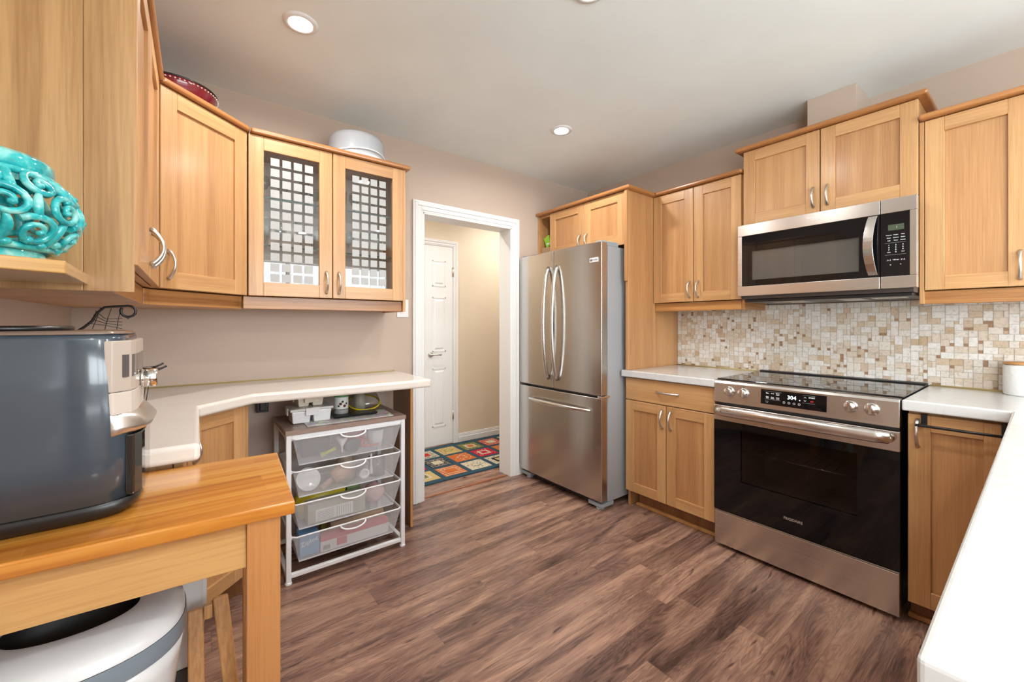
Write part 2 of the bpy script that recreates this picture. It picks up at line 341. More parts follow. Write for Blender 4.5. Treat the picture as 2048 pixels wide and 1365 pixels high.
class MB:
    def __init__(s):
        s.bm = bmesh.new(); s.sd = s.bm.faces.layers.float.new('seed')
    def _f(s, vs, mi, sm, seed):
        try: f = s.bm.faces.new(vs)
        except ValueError: return
        f.material_index = mi; f.smooth = sm; f[s.sd] = seed
    def box(s, a0, a1, b0, b1, z0, z1, mi=0, fr=WF):
        sd = random.random()
        v = [s.bm.verts.new(fr(a, b, z)) for z in (z0, z1) for b in (b0, b1) for a in (a0, a1)]
        for q in ((0, 1, 3, 2), (4, 5, 7, 6), (0, 1, 5, 4), (2, 3, 7, 6), (0, 2, 6, 4), (1, 3, 7, 5)):
            s._f([v[i] for i in q], mi, False, sd)
        return s
    def hexa(s, bot, top, mi=0):
        """box-like solid from two loops of world points"""
        return s.loft([bot, top], mi, False)
    def loft(s, loops, mi=0, sm=True, cap0=True, cap1=True, closed=True):
        sd = random.random()
        L = [[s.bm.verts.new(Vector(p)) for p in lp] for lp in loops]
        n = len(L[0])
        for A, B in zip(L, L[1:]):
            for i in range(n if closed else n-1):
                j = (i+1) % n
                s._f([A[i], A[j], B[j], B[i]], mi, sm, sd)
        if cap0: s._f(L[0][::-1], mi, False, sd)
        if cap1: s._f(L[-1], mi, False, sd)
        return s
    def prism(s, poly, z0, z1, mi=0, fr=WF):
        return s.loft([[fr(a, b, z0) for a, b in poly], [fr(a, b, z1) for a, b in poly]], mi, False)
    def tube(s, pts, r, n=10, mi=0, closed=False, flat=1.0, up=None):
        pts = [Vector(p) for p in pts]; m = len(pts); loops = []
        rad = r if isinstance(r, (list, tuple)) else [r]*m
        ref = Vector(up) if up else None; prev = None
        for i, p in enumerate(pts):
            t = (pts[(i+1) % m]-pts[i-1]) if closed else (pts[min(i+1, m-1)]-pts[max(i-1, 0)])
            t.normalize()
            if prev is None:
                u = (ref if ref else (Vector((0, 0, 1)) if abs(t.z) < .9 else Vector((1, 0, 0))))
                u = (u - t*u.dot(t)).normalized()
            else:
                u = (prev - t*prev.dot(t)).normalized()
            prev = u; w = t.cross(u)
            loops.append([p + (u*math.cos(2*PI*k/n)*flat + w*math.sin(2*PI*k/n))*rad[i] for k in range(n)])
        if closed: loops.append(loops[0]); return s.loft_closed(loops[:-1], mi)
        return s.loft(loops, mi)
    def loft_closed(s, loops, mi=0):
        sd = random.random(); L = [[s.bm.verts.new(p) for p in lp] for lp in loops]; n = len(L[0]); m = len(L)
        for i in range(m):
            for k in range(n):
                s._f([L[i][k], L[i][(k+1) % n], L[(i+1) % m][(k+1) % n], L[(i+1) % m][k]], mi, True, sd)
        return s
    def lathe(s, c, prof, n=32, mi=0, axis=(0, 0, 1), sm=True, caps=True):
        ax = Vector(axis).normalized(); u = Vector((1, 0, 0)) if abs(ax.x) < .9 else Vector((0, 1, 0))
        u = (u-ax*u.dot(ax)).normalized(); w = ax.cross(u); c = Vector(c)
        loops = [[c+ax*z+(u*math.cos(2*PI*k/n)+w*math.sin(2*PI*k/n))*max(r, 1e-5) for k in range(n)] for r, z in prof]
        return s.loft(loops, mi, sm, caps, caps)
    def build(s, name, mats, parent=None, bevel=0, seg=2, loc=None, label=None, tagd=None, weld=False):
        bmesh.ops.recalc_face_normals(s.bm, faces=s.bm.faces)
        base = Vector(parent.location) if parent else Vector(loc or (0, 0, 0))
        if parent and parent.parent: base = Vector(parent['wloc'])
        bmesh.ops.translate(s.bm, verts=s.bm.verts, vec=-base)
        me = bpy.data.meshes.new(name); s.bm.to_mesh(me); s.bm.free()
        for m in (mats if isinstance(mats, (list, tuple)) else [mats]): me.materials.append(m)
        o = bpy.data.objects.new(name, me); C.objects.link(o)
        if parent:
            o.parent = parent; o['wloc'] = tuple(base)
            # children mesh data is stored relative to the thing's base
        else:
            o.location = base; o['wloc'] = tuple(base)
        if bevel:
            b = o.modifiers.new('bevel', 'BEVEL'); b.width = bevel; b.segments = seg; b.limit_method = 'ANGLE'; b.angle_limit = math.radians(40)
        if label: o['label'] = label
        return o

def tag(o, label, cat, group=None, kind=None):
    o['label'] = label; o['category'] = cat
    if group: o['group'] = group
    if kind: o['kind'] = kind
    return o
def thing(name, loc, label, cat, group=None):
    o = bpy.data.objects.new(name, None); o.location = loc; o.empty_display_size = .05; C.objects.link(o)
    o['wloc'] = tuple(loc)
    return tag(o, label, cat, group)
def struct(o):
    o['kind'] = 'structure'; return o

def text(parent, name, s, origin, xdir, updir, size, m, align='CENTER', depth=.0004, label=None, xs=1.0):
    cu = bpy.data.curves.new('t', 'FONT'); cu.body = s; cu.size = size; cu.align_x = align; cu.align_y = 'CENTER'; cu.extrude = depth; cu.resolution_u = 2
    to = bpy.data.objects.new('t', cu); C.objects.link(to)
    dg = bpy.context.evaluated_depsgraph_get(); dg.update()
    me = bpy.data.meshes.new_from_object(to.evaluated_get(dg)); bpy.data.objects.remove(to)
    x = Vector(xdir).normalized(); y = Vector(updir).normalized(); z = x.cross(y)
    M = Matrix((x*xs, y, z)).transposed().to_4x4(); M.translation = Vector(origin)-Vector(parent['wloc'])
    me.transform(M); me.materials.clear(); me.materials.append(m)
    o = bpy.data.objects.new(name, me); C.objects.link(o); o.parent = parent; o['wloc'] = parent['wloc']
    if label: o['label'] = label
    return o

# ------------------------------------------------------------------ the room
HX0, HX1, HY = .3, 3.6, 3.77          # hall behind the doorway
OX0, OX1, OZ = 1.254, 2.031, 2.017     # clear opening
WT = .135
struct(MB().box(-.6, 3.75, -2.3, 3.95, -.08, 0).build('floor', floor_m))
struct(MB().box(-.6, 3.75, -2.3, 3.95, ZC, ZC+.08).build('ceiling', ceil_m))
w = MB(); w.box(XL-.1, OX0, YW, YW+WT, 0, ZC).box(OX1, XW+.1, YW, YW+WT, 0, ZC).box(OX0, OX1, YW, YW+WT, OZ, ZC)
struct(w.build('wall_back', wall_m))
struct(MB().box(XW, XW+.1, YR-.1, YW, 0, ZC).build('wall_right', wall_m))
w = MB(); w.box(XL-.1, XL, YR-.1, ADDED_WIN[0], 0, ZC).box(XL-.1, XL, ADDED_WIN[1], YW, 0, ZC).box(XL-.1, XL, ADDED_WIN[0], ADDED_WIN[1], 0, ADDED_WIN[2]).box(XL-.1, XL, ADDED_WIN[0], ADDED_WIN[1], ADDED_WIN[3], ZC)
struct(w.build('wall_left', wall_m))
f = MB()
for i in range(3): yy = ADDED_WIN[0]+(ADDED_WIN[1]-ADDED_WIN[0]-.05)*i/2; f.box(XL-.07, XL-.02, yy, yy+.05, ADDED_WIN[2], ADDED_WIN[3])
f.box(XL-.071, XL-.019, ADDED_WIN[0], ADDED_WIN[1], ADDED_WIN[2], ADDED_WIN[2]+.05).box(XL-.071, XL-.019, ADDED_WIN[0], ADDED_WIN[1], ADDED_WIN[3]-.05, ADDED_WIN[3])
wf = struct(f.build('added_side_window', white_m, bevel=.003))  # unseen window, added to let in more light
MB().box(XL-.047, XL-.043, ADDED_WIN[0]+.01, ADDED_WIN[1]-.01, ADDED_WIN[2]+.01, ADDED_WIN[3]-.01).build('glass_pane', pane_m, wf)
w = MB(); w.box(XL, WIN[0], YR-.1, YR, 0, ZC).box(WIN[1], XW, YR-.1, YR, 0, ZC).box(WIN[0], WIN[1], YR-.1, YR, 0, WIN[2]).box(WIN[0], WIN[1], YR-.1, YR, WIN[3], ZC)
struct(w.build('wall_rear', wall_m))
hm = MB().box(HX0-.1, HX1+.1, HY, HY+.1, 0, ZC)
struct(hm.build('wall_hall', hall_m))
struct(MB().box(HX1, HX1+.1, YW+WT, HY, 0, ZC).build('wall_hall_right', hall_m))
struct(MB().box(HX0-.1, HX0, YW+WT, HY, 0, ZC).build('wall_hall_left', hall_m))
# hall-side faces of the back wall and its filler beyond the kitchen
struct(MB().box(XW+.1, HX1+.1, YW+.05, YW+WT, 0, ZC).build('wall_hall_front', hall_m))
# window behind the camera
f = MB(); x0, x1, z0, z1 = WIN
f.box(x0, x1, YR-.07, YR-.02, z0, z0+.05).box(x0, x1, YR-.07, YR-.02, z1-.05, z1)
for i in range(4):
    xx = x0+(x1-x0-.05)*i/3; f.box(xx, xx+.05, YR-.071, YR-.019, z0, z1)
f.box(x0-.08, x1+.08, YR, YR+.015, z1, z1+.08).box(x0-.08, x1+.08, YR, YR+.03, z0-.06, z0).box(x0-.08, x0, YR, YR+.015, z0, z1).box(x1, x1+.08, YR, YR+.015, z0, z1)
wf = struct(f.build('window_1', white_m, bevel=.003))
MB().box(x0+.01, x1-.01, YR-.047, YR-.043, z0+.01, z1-.01).build('glass_pane', pane_m, wf)
# doorway lining and casing
def casing(mb, x0, x1, z1, y, w=.076, t=.02, sgn=-1):
    """stepped casing around an opening; y is the wall face, built towards sgn"""
    def bx(a0, a1, c0, c1, th): mb.box(a0, a1, y, y+sgn*th, c0, c1)
    for k, (i, j, th) in enumerate(((0, .16, .6), (.16, .55, .78), (.55, .82, 1.0), (.82, 1.0, .85))):
        a, c = w*i, w*j
        bx(x0-c, x0-a, 0, z1+c, t*th); bx(x1+a, x1+c, 0, z1+c, t*th); bx(x0-a, x1+a, z1+a, z1+c, t*th)
c_ = MB(); casing(c_, OX0, OX1, OZ, YW)
struct(c_.build('trim_1', white_m, bevel=.003))
l_ = MB().box(OX0-.001, OX0+.012, YW-.01, YW+WT+.01, 0, OZ).box(OX1-.012, OX1+.001, YW-.01, YW+WT+.01, 0, OZ).box(OX0, OX1, YW-.01, YW+WT+.01, OZ-.012, OZ+.001)
struct(l_.build('trim_2', white_m, bevel=.002))
c_ = MB(); casing(c_, OX0, OX1, OZ, YW+WT, sgn=1); struct(c_.build('trim_3', white_m, bevel=.003))
struct(MB().box(OX0+.01, OX1-.01, YW+.03, YW+.05, 0, .005).build('trim_4', plain('threshold_wood', (.30, .10, .04), .35)))
# hall door
DX0, DX1, DZ = 1.80, 2.112, 2.028
c_ = MB(); casing(c_, DX0-.005, DX1+.005, DZ+.005, HY, w=.062)
struct(c_.build('trim_5', white_m, bevel=.003))
dm = MB(); yd = HY-.012
dm.box(DX0, DX1, yd, yd+.011, .012, DZ)
def raised(mb, a0, a1, z0, z1, y):
    mb.box(a0, a1, y-.001, y, z0, z1)
    for (q0, q1, s0, s1) in ((a0-.008, a1+.008, z1, z1+.012), (a0-.008, a1+.008, z0-.012, z0), (a0-.012, a0, z0-.012, z1+.012), (a1, a1+.012, z0-.012, z1+.012)):
        mb.box(q0, q1, y-.004, y, s0, s1)
    i = .028; mb.loft([[(a0+.012, y, z0+.012), (a1-.012, y, z0+.012), (a1-.012, y, z1-.012), (a0+.012, y, z1-.012)],
                      [(a0+i, y-.007, z0+i), (a1-i, y-.007, z0+i), (a1-i, y-.007, z1-i), (a0+i, y-.007, z1-i)]], 0, False)
for z0, z1 in ((.21, .78), (.97, 1.50), (1.63, 1.87)): raised(dm, DX0+.09, DX1-.09, z0, z1, yd)
dr = struct(dm.build('door_1', white_m))
h = MB(); h.lathe((DX0+.062, yd, .93), [(.026, 0), (.026, -.006), (.012, -.012), (.011, -.045), (0, -.046)], 20, 0, (0, 1, 0))
h.tube([(DX0+.062, yd-.04, .93), (DX0+.09, yd-.044, .932), (DX0+.13, yd-.042, .93), (DX0+.165, yd-.038, .926)], [.010, .009, .008, .007])
h.build('door_handle', nickel, dr)
for z in (.30, 1.78):
    MB().box(DX1-.004, DX1+.012, yd-.006, yd, z-.045, z+.045).lathe((DX1+.003, yd-.006, z-.045), [(.006, 0), (.006, .09)], 10).build('hinge', nickel, dr)
b_ = MB()
for x0, x1 in ((HX0, DX0-.07), (DX1+.07, HX1)):
    b_.box(x0, x1, HY-.012, HY, 0, .075).box(x0, x1, HY-.018, HY, .0, .055).box(x0, x1, HY-.008, HY, .075, .088)
struct(b_.build('baseboard_hall', white_m, bevel=.003))
struct(MB().box(OX1+.08, 2.2, YW-.012, YW, 0, .09).build('baseboard_back', white_m, bevel=.003))
# marks on the back wall where an older casing met it
# ------------------------------------------------------------------ recessed ceiling lights
grp = 'round recessed ceiling lights'
lab = ['round recessed ceiling light above the glass-door cabinet, the nearer and larger one at left',
       'round recessed ceiling light near the refrigerator, the smaller one seen whole',
       'round recessed ceiling light cut off by the top edge of the photo']
for i, (x, y) in enumerate(LAMPS):
    L = lab[i] if i < 3 else ['added unseen ceiling light behind the camera near the left wall', 'added unseen ceiling light behind the camera over the peninsula',
                              'added unseen ceiling light nearest the rear window', 'added unseen hall ceiling light near the closet door', 'added unseen hall ceiling light at the far right of the hall'][i-3]
    t = thing('recessed_ceiling_light', (x, y, ZC), L, 'ceiling light', grp)
    MB().lathe((x, y, ZC), [(.043, -.001), (.045, -.007), (.052, -.009), (.064, -.006), (.067, 0)], 40, caps=False).build('trim_ring', whiteplas, t)
    MB().lathe((x, y, ZC), [(.044, -.0015), (.044, -.004), (0, -.005)], 32).build('lamp_lens', glow, t)
    a = area('lamp_light', (0, 0, -.012), (0, 0, 0), .085, .085, LAMP_W*(1.35 if y > 3 else 1), (1, .975, .94), math.radians(170), 'DISK'); a.parent = t  # added hall lamps run stronger to brighten the hall

# ------------------------------------------------------------------ cabinet parts
def arch_handle(parent, fr, a, z0, z1, b, out=-1, bow=.031, r=.0062, horiz=None, name='handle', a1=None):
    """bow handle: vertical at a, or horizontal from a to a1 at height z0"""
    pts, rad = [], []
    for i in range(15):
        t = i/14; k = math.sin(PI*t)**.75
        bb = b+out*(.001+bow*k)
        pts.append(fr(a+(a1-a)*t, bb, z0) if a1 is not None else fr(a, bb, z0+(z1-z0)*t))
        rad.append(r*(1.25-.45*k))
    return MB().tube(pts, rad, 10).build(name, nickel, parent)
def shaker(cab, fr, a0, a1, z0, z1, b, out=-1, t=.02, st=.062, handle=None, drawer=False, mats=None, name='door', pm=None, glass=False, hz=None, rail=None):
    """b is the outer face; the slab runs back from it"""
    if a0 > a1: a0, a1 = a1, a0
    rail = rail or st
    bi = b-out*t; m = MB()
    if drawer:
        m.box(a0, a1, b, bi, z0, z1, 1, fr)
    else:
        m.box(a0, a0+st, b, bi, z0, z1, 0, fr).box(a1-st, a1, b, bi, z0, z1, 0, fr)
        m.box(a0+st, a1-st, b, bi, z0, z0+rail, 1, fr).box(a0+st, a1-st, b, bi, z1-rail, z1, 1, fr)
        if not glass: m.box(a0+st-.001, a1-st+.001, b-out*.010, bi+out*.001, z0+rail-.001, z1-rail+.001, 2, fr)
    d = m.build(name, mats or [oak_v, oak_h, oak_p], cab, bevel=.0015, seg=1)
    if handle is not None:
        h0, h1 = hz or (z0+.035, z0+.14)
        arch_handle(d, fr, handle, h0, h1, b, out)
    return d

ZT, ZB, ZV = 2.150, 1.374, 1.310      # door top, door bottom, valance bottom (left run)
# --- left wall cabinet, near the camera
LF = Fr((0, 0), (0, 1), (1, 0))
XF = -.108
t = thing('upper_cabinet', (XL, 1.30, ZV), 'oak wall cabinet nearest the camera at left, its big plain side panel facing the room', 'cabinet')
MB().box(XL, -.1975, 1.30, 1.318, ZV, ZT+.002).box(-.197, XF-.006, 1.30, 1.318, ZV, ZT+.002).build('side_panel', oak_side, t, bevel=.001)
MB().box(XL, XF-.023, 1.3185, 2.038, ZB, ZT).build('body', oak_v, t)
shaker(t, LF, 1.302, 1.652, ZB, ZT-.002, XF, 1, handle=1.622, hz=(1.412, 1.520))
shaker(t, LF, 1.658, 2.030, ZB, ZT-.002, XF, 1, handle=1.690, hz=(1.412, 1.520))
MB().box(XL, XF-.045, 1.3185, 2.02, ZV, ZB-.004).build('valance', val_m, t, bevel=.002)
MB().prism([(XL, 1.285), (XF+.014, 1.285), (XF+.014, 2.030), (XF-.01, 2.042), (XL, 2.042)], ZT+.001, ZT+.025).build('crown', crown_m, t, bevel=.009, seg=3)
# --- corner cabinet, diagonal door
P0, P1 = Vector((XF, 2.043)), Vector((.197, 2.322))
dv = (P1-P0); dl = dv.length; dv.normalize(); dn = Vector((dv.y, -dv.x))       # outward normal (towards the room)
DF = Fr(tuple(P0), tuple(dv), tuple(dn))
t = thing('corner_cabinet', (XL, YW, ZV), 'oak corner wall cabinet with one diagonal door, left of the glass-door cabinet', 'cabinet')
q = lambda a, b: tuple((P0+dv*a+dn*b))
MB().prism([(XL, YW), (XL, 2.043), (XF-.022, 2.043), q(.0, -.024), q(dl, -.024), (.197, 2.344), (.197, YW)], ZB, ZT).build('body', oak_v, t)
shaker(t, DF, .004, dl-.004, ZB, ZT-.002, 0, 1, st=.066, handle=.034, hz=(1.412, 1.520))
MB().prism([(XL, YW), (XL, 2.03), (XF-.042, 2.03), q(0.0, -.045), q(dl, -.045), (.178, 2.36), (.178, YW)], ZV, ZB-.004).build('valance', val_m, t, bevel=.002)
k = .02
MB().prism([(XL, YW), (XL, 2.044), (XF-.01, 2.044), (XF+.014, 2.032), (.197+.008, 2.322-k), (.197+.001, YW)], ZT+.001, ZT+.025).build('crown', crown_m, t, bevel=.009, seg=3)
# --- glass door cabinet
GX0, GX1, GY = .2, .972, 2.32
t = thing('glass_door_cabinet', (GX0, YW, ZV), 'oak wall cabinet with two glass doors patterned with frosted squares', 'cabinet')
b_ = MB()
b_.box(GX0, GX0+.018, GY+.022, YW, ZB, ZT).box(GX1+.001, GX1+.018, GY+.004, YW, ZV, ZT)
b_.box(GX0+.018, GX1, GY+.022, YW-.012, ZB, ZB+.018).box(GX0+.018, GX1, GY+.022, YW-.012, ZT-.018, ZT)
b_.box(.571, .589, GY+.022, GY+.04, ZB+.018, ZT-.018)
b_.build('body', oak_v, t, bevel=.001, seg=1)
MB().box(GX0+.0185, GX1+.0005, YW-.0115, YW-.0005, ZB+.001, ZT-.001).build('back_panel', plain('taupe_back_board', (.66, .56, .49), .5), t)
MB().box(GX0-.02, GX1, GY+.02, GY+.04, ZV, ZB-.004).box(GX0-.02, GX1, GY+.04, YW-.001, ZB-.016, ZB-.001).build('valance', val_m, t, bevel=.002)
MB().prism([(GX0+.002, YW), (GX0+.009, GY-.021), (GX1+.042, GY-.021), (GX1+.042, YW)], ZT+.001, ZT+.025).build('crown', crown_m, t, bevel=.009, seg=3)
for i, (a0, a1, hd) in enumerate(((GX0, .577, .548), (.582, GX1, .611))):
    d = shaker(t, BW, a0, a1, ZB, ZT-.002, GY, -1, st=.063, handle=hd, hz=(1.400, 1.512), glass=True, rail=.066)
    g = MB(); g.box(a0+.062, a1-.062, GY+.009, GY+.013, ZB+.064, ZT-.066, 0)
    gw = a1-a0-.126; n = 4; sq, gap = .0375, .0125
    if i == 0: sq, gap = .0385, .0125
    mx = (gw-(n*sq+(n-1)*gap))/2; zt = ZT-.068-.026
    for c in range(n):
        for r_ in range(12 if i == 0 else 12):
            xx = a0+.063+mx+c*(sq+gap); zz = zt-r_*(sq+gap+.001)
            g.box(xx, xx+sq, GY+.0078, GY+.009, zz-sq, zz, 1)
    g.build('glass_pane', [pane_m, frost_m], d)
for z in (1.625, 1.862):
    MB().box(GX0+.02, GX1-.001, GY+.045, YW-.014, z, z+.006, 0).box(GX0+.02, GX1-.001, GY+.043, GY+.045, z, z+.006, 1).build('glass_shelf', [shelf_glass, shelf_edge], t)
# glassware inside
def goblet(name, x, y, z, h, r, label, kind=0):
    m = MB()
    if kind == 0:   # stemmed glass
        m.lathe((x, y, z), [(.0, 0), (r*.85, .001), (r*.8, .004), (.005, .008), (.004, h*.45), (r*.5, h*.52), (r, h*.72), (r*.92, h), (r*.88, h), (r*.95, h*.73), (r*.45, h*.55), (0, h*.5)], 20, caps=False)
    elif kind == 1:  # tumbler
        m.lathe((x, y, z), [(0, 0), (r*.82, 0), (r, h), (r*.94, h), (r*.76, .012), (0, .01)], 18, caps=False)
    else:            # cut bowl or vase
        m.lathe((x, y, z), [(0, 0), (r*.5, 0), (r*.55, .01), (r*.95, h*.5), (r, h), (r*.93, h), (r*.85, h*.5), (r*.3, .02), (0, .018)], 12, caps=False, sm=False)
    o = m.build(name, glassware, loc=(x, y, z)); return tag(o, label, 'glass', 'clear glassware inside the glass-door cabinet')
SH = [('bottom', ZB+.019), ('middle', 1.632), ('top', 1.869)]
spots = [(1, .275, 2.47, .16, .04, 2), (1, .36, 2.50, .15, .034, 0), (1, .45, 2.45, .15, .034, 0), (1, .535, 2.50, .14, .045, 2), (1, .645, 2.47, .15, .04, 2),
         (1, .72, 2.53, .15, .034, 0), (1, .80, 2.47, .15, .034, 0), (1, .885, 2.52, .16, .036, 0), (2, .28, 2.48, .13, .03, 0), (2, .375, 2.52, .14, .03, 0),
         (2, .47, 2.48, .14, .03, 0), (2, .54, 2.54, .13, .03, 0), (2, .66, 2.48, .13, .036, 2), (2, .75, 2.52, .14, .03, 0), (2, .87, 2.48, .12, .034, 2),
         (0, .27, 2.45, .12, .035, 1), (0, .36, 2.52, .13, .035, 1), (0, .48, 2.47, .10, .045, 2), (0, .69, 2.5, .11, .045, 2), (0, .86, 2.46, .18, .038, 1)]
KN = ['clear stemmed glass', 'clear straight tumbler', 'clear cut-glass vase']
NM = ['stemmed_glass', 'glass_tumbler', 'cut_glass_vase']
cnt = {}
for s_, x, y, h, r, kd in spots:
    door = 'left' if x < .58 else 'right'
    key = (s_, door, kd); cnt[key] = cnt.get(key, 0)+1
    od = ['leftmost', 'second from left', 'third from left', 'fourth from left'][cnt[key]-1]
    goblet(NM[kd], x, y, SH[s_][1], h, r, f'{KN[kd]}, {od} on the {SH[s_][0]} shelf behind the {door} glass door', kd)

# --- open display shelf with the vase
t = tag(MB().prism([(XL, 1.299), (-.188, 1.299), (-.178, 1.035), (-.25, .995), (XL, .91)], 1.323, 1.345).build('display_shelf', shelf_wood, loc=(XL, 1.299, 1.334), bevel=.002), 'small oak display shelf with clipped corners fixed to the cabinet side panel at left', 'shelf')
vc = (-.306, 1.125, 1.3455)
def vase():
    m = MB(); cx, cy, cz = vc
    def R(z):   # body radius at height
        u = (z-.020)/.135; u = min(1, max(0, u))
        return .082+.047*math.sin(PI*(u*.92+.04))**.8
    m.lathe(vc, [(.0, 0), (.084, 0), (.088, .006), (.086, .016), (.078, .022), (.072, .018), (0, .012)], 48)
    m.lathe(vc, [(.076, .150), (.092, .152), (.098, .160), (.097, .176), (.090, .184), (.082, .181), (.078, .165)], 48, caps=False)
    def S(th, z, off=0): r = R(z)+off; return (cx+r*math.cos(th), cy+r*math.sin(th), cz+z)
    for z, rr in ((.024, .006), (.150, .0065)): m.tube([S(2*PI*i/64, z) for i in range(64)], rr, 8, closed=True)
    rows = [(.048, 9, .033), (.090, 9, .035), (.128, 10, .028)]
    for ri, (z0, n, sz) in enumerate(rows):
        for k in range(n):
            th0 = 2*PI*(k+.5*(ri % 2))/n; dirn = 1 if (k+ri) % 2 else -1
            pts = []
            for j in range(22):
                a = j/21*2.9*PI; rr = sz*(1-.78*j/21)*.95
                dx = math.cos(a+.7)*rr*dirn; dz = math.sin(a+.7)*rr*.82
                pts.append(S(th0+dx/R(z0), min(.152, max(.022, z0+dz)), .001+.004*j/21))
            m.tube(pts, [.0062-.0018*j/21 for j in range(22)], 8)
            e = pts[-1]; m.lathe(e, [(0, -.006), (.006, -.003), (.0065, 0), (.006, .003), (0, .006)], 8)
            # leaf linking one scroll to the next row
            l = [S(th0+PI/n+math.sin(q_/8*PI)*.05*dirn, max(.022, min(.152, z0-.022+.046*q_/8)), .001) for q_ in range(9)]
            m.tube(l, [.0035+.0045*math.sin(PI*q_/8) for q_ in range(9)], 7)
    for k in range(26):
        th = 2*PI*k/26; z = .027+.006*(k % 2); m.lathe(S(th, z, .001), [(0, -.008), (.008, -.004), (.0095, 0), (.008, .005), (0, .008)], 8)
    return m
tag(vase().build('openwork_vase', glaze_m, loc=vc), 'turquoise glazed openwork ceramic vase with scroll pattern on the display shelf', 'vase')

# --- things on top of the left cabinets
ZTOP = ZT+.0255
bc = (-.07, 2.43, ZTOP)
t = thing('decorative_bowl', bc, 'dark red bowl with a beaded rim on top of the corner cabinet', 'bowl')
MB().lathe(bc, [(.0, 0), (.07, 0), (.075, .01), (.12, .05), (.152, .112), (.155, .128), (.148, .128), (.113, .055), (.06, .018), (0, .016)], 48, caps=False).build('bowl_body', red_bowl_m, t)
m = MB()
for i in range(60):
    a = 2*PI*i/60; m.lathe((bc[0]+.1555*math.cos(a), bc[1]+.1555*math.sin(a), bc[2]+.117), [(0, -.0035), (.003, -.002), (.004, 0), (.003, .002), (0, .0035)], 6)
m.build('beaded_rim', bead_m, t)
MB().tube([(bc[0]+.152*math.cos(2*PI*i/48), bc[1]+.152*math.sin(2*PI*i/48), bc[2]+.129) for i in range(48)], .005, 8, closed=True).build('rim', black_plas, t)
cc = (.752, 2.475, ZTOP)
t = thing('cake_carrier', cc, 'round cake carrier with milky plastic dome on top of the glass-door cabinet', 'container')
MB().lathe(cc, [(.0, 0), (.155, 0), (.162, .006), (.162, .018), (.15, .018), (0, .014)], 48).build('base_tray', whiteplas, t)
MB().lathe(cc, [(.157, .019), (.156, .03), (.153, .115), (.145, .136), (.128, .147), (0, .150)], 48, caps=False).build('dome_lid', milky, t)
pts = [(cc[0]+.158*math.cos(a), cc[1]+.162*math.sin(a), cc[2]+.024+.018*math.sin((a+PI*.9)*1.0)**2) for a in [(-PI*.98+PI*1.0*i/20) for i in range(21)]]
MB().tube(pts+[(cc[0]+.172, cc[1]-.005, cc[2]+.012)], .0045, 8).build('carry_handle', whiteplas, t)

# --- wall switch plate by the doorway
t = thing('light_switch', (1.107, YW, 1.341), 'white light switch plate on the wall between glass-door cabinet and doorway', 'switch')
MB().box(1.068, 1.148, YW-.006, YW-.0005, 1.283, 1.402).build('cover_plate', whiteplas, t, bevel=.002)
MB().box(1.091, 1.125, YW-.010, YW-.0055, 1.31, 1.375).build('rocker', white_m, t, bevel=.001)

# ------------------------------------------------------------------ left counter, base, end board
ZK = .925
poly = [(XL+.002, YW-.001), (XL+.002, 1.345), (.010, 1.345), (.010, 1.962), (.205, 2.150), (1.060, 2.125), (1.075, YW-.001)]
t = thing('corner_countertop', (XL, YW, ZK-.046), 'cream countertop running round the left corner to the doorway', 'countertop')
MB().prism(poly, ZK-.046, ZK).build('slab', cream_top, t, bevel=.012, seg=4)
MB().tube([(XL+.003, YW-.003, ZK+.002), (1.05, YW-.003, ZK+.002)], .0035, 6).build('caulk_bead', caulk_m, t)
# base cabinet under it
u0, u1 = Vector((-.026, 1.985)), Vector((.178, 2.182))
bv = (u1-u0); bl = bv.length; bv.normalize(); bn = Vector((bv.y, -bv.x)); BF = Fr(tuple(u0), tuple(bv), tuple(bn))
qq = lambda a, b: tuple(u0+bv*a+bn*b)
t = thing('corner_base_cabinet', (XL, YW, 0), 'oak corner base cabinet with a diagonal door under the cream countertop', 'cabinet')
MB().prism([(XL+.002, YW-.002), (XL+.002, 1.402), (-.048, 1.402), (-.048, 1.985), qq(0.0, -.024), qq(bl, -.024), (.19, 2.21), (.19, YW-.002)], .10, ZK-.0475).build('body', oak_v, t, bevel=.001, seg=1)
MB().prism([(XL+.002, YW-.03), (XL+.002, 1.44), (-.10, 1.44), (-.10, 2.01), qq(0, -.08), qq(bl, -.08), (.17, 2.26), (.17, YW-.03)], .001, .099).build('toe_kick', dark_wood, t)
shaker(t, BF, .003, bl-.003, .115, ZK-.05, 0, 1, st=.06, handle=.03, hz=(.70, .80))
shaker(t, LF, 1.405, 1.975, .115, ZK-.05, -.026, 1, st=.06)
t = thing('end_support_board', (1.035, 2.355, 0), 'dark brown upright board with lighter edge holding the countertop end by the doorway', 'panel')
MB().box(1.035, 1.0475, 2.362, YW-.022, .001, ZK-.0475).build('board', dark_wood, t)
MB().box(1.0345, 1.048, 2.355, 2.362, .001, ZK-.0475).build('edge_band', edge_wood, t)

# ------------------------------------------------------------------ drawer tower with mesh drawers
UX0, UX1, UY0, UY1, UZ = .338, .925, 2.18, 2.575, .730
t = thing('drawer_tower', (UX0, UY0, 0), 'white metal frame tower with four mesh drawers and brown top, under the cream countertop', 'drawer unit')
MB().box(UX0-.004, UX1+.004, UY0-.004, UY1+.004, UZ-.022, UZ).build('top_board', grey_wood, t, bevel=.0015)
p = .022; m = MB()
for x in (UX0, UX1-p):
    for y in (UY0, UY1-p): m.box(x, x+p, y, y+p, .012, UZ-.0225)
for y in (UY0+.001, UY1-p-.001):
    m.box(UX0+p, UX1-p, y, y+p-.002, UZ-.042, UZ-.0235); m.box(UX0+p, UX1-p, y, y+p-.002, .030, .049)
for x in (UX0+.001, UX1-p-.001):
    m.box(x, x+p-.002, UY0+p, UY1-p, UZ-.042, UZ-.0235); m.box(x, x+p-.002, UY0+p, UY1-p, .030, .049)
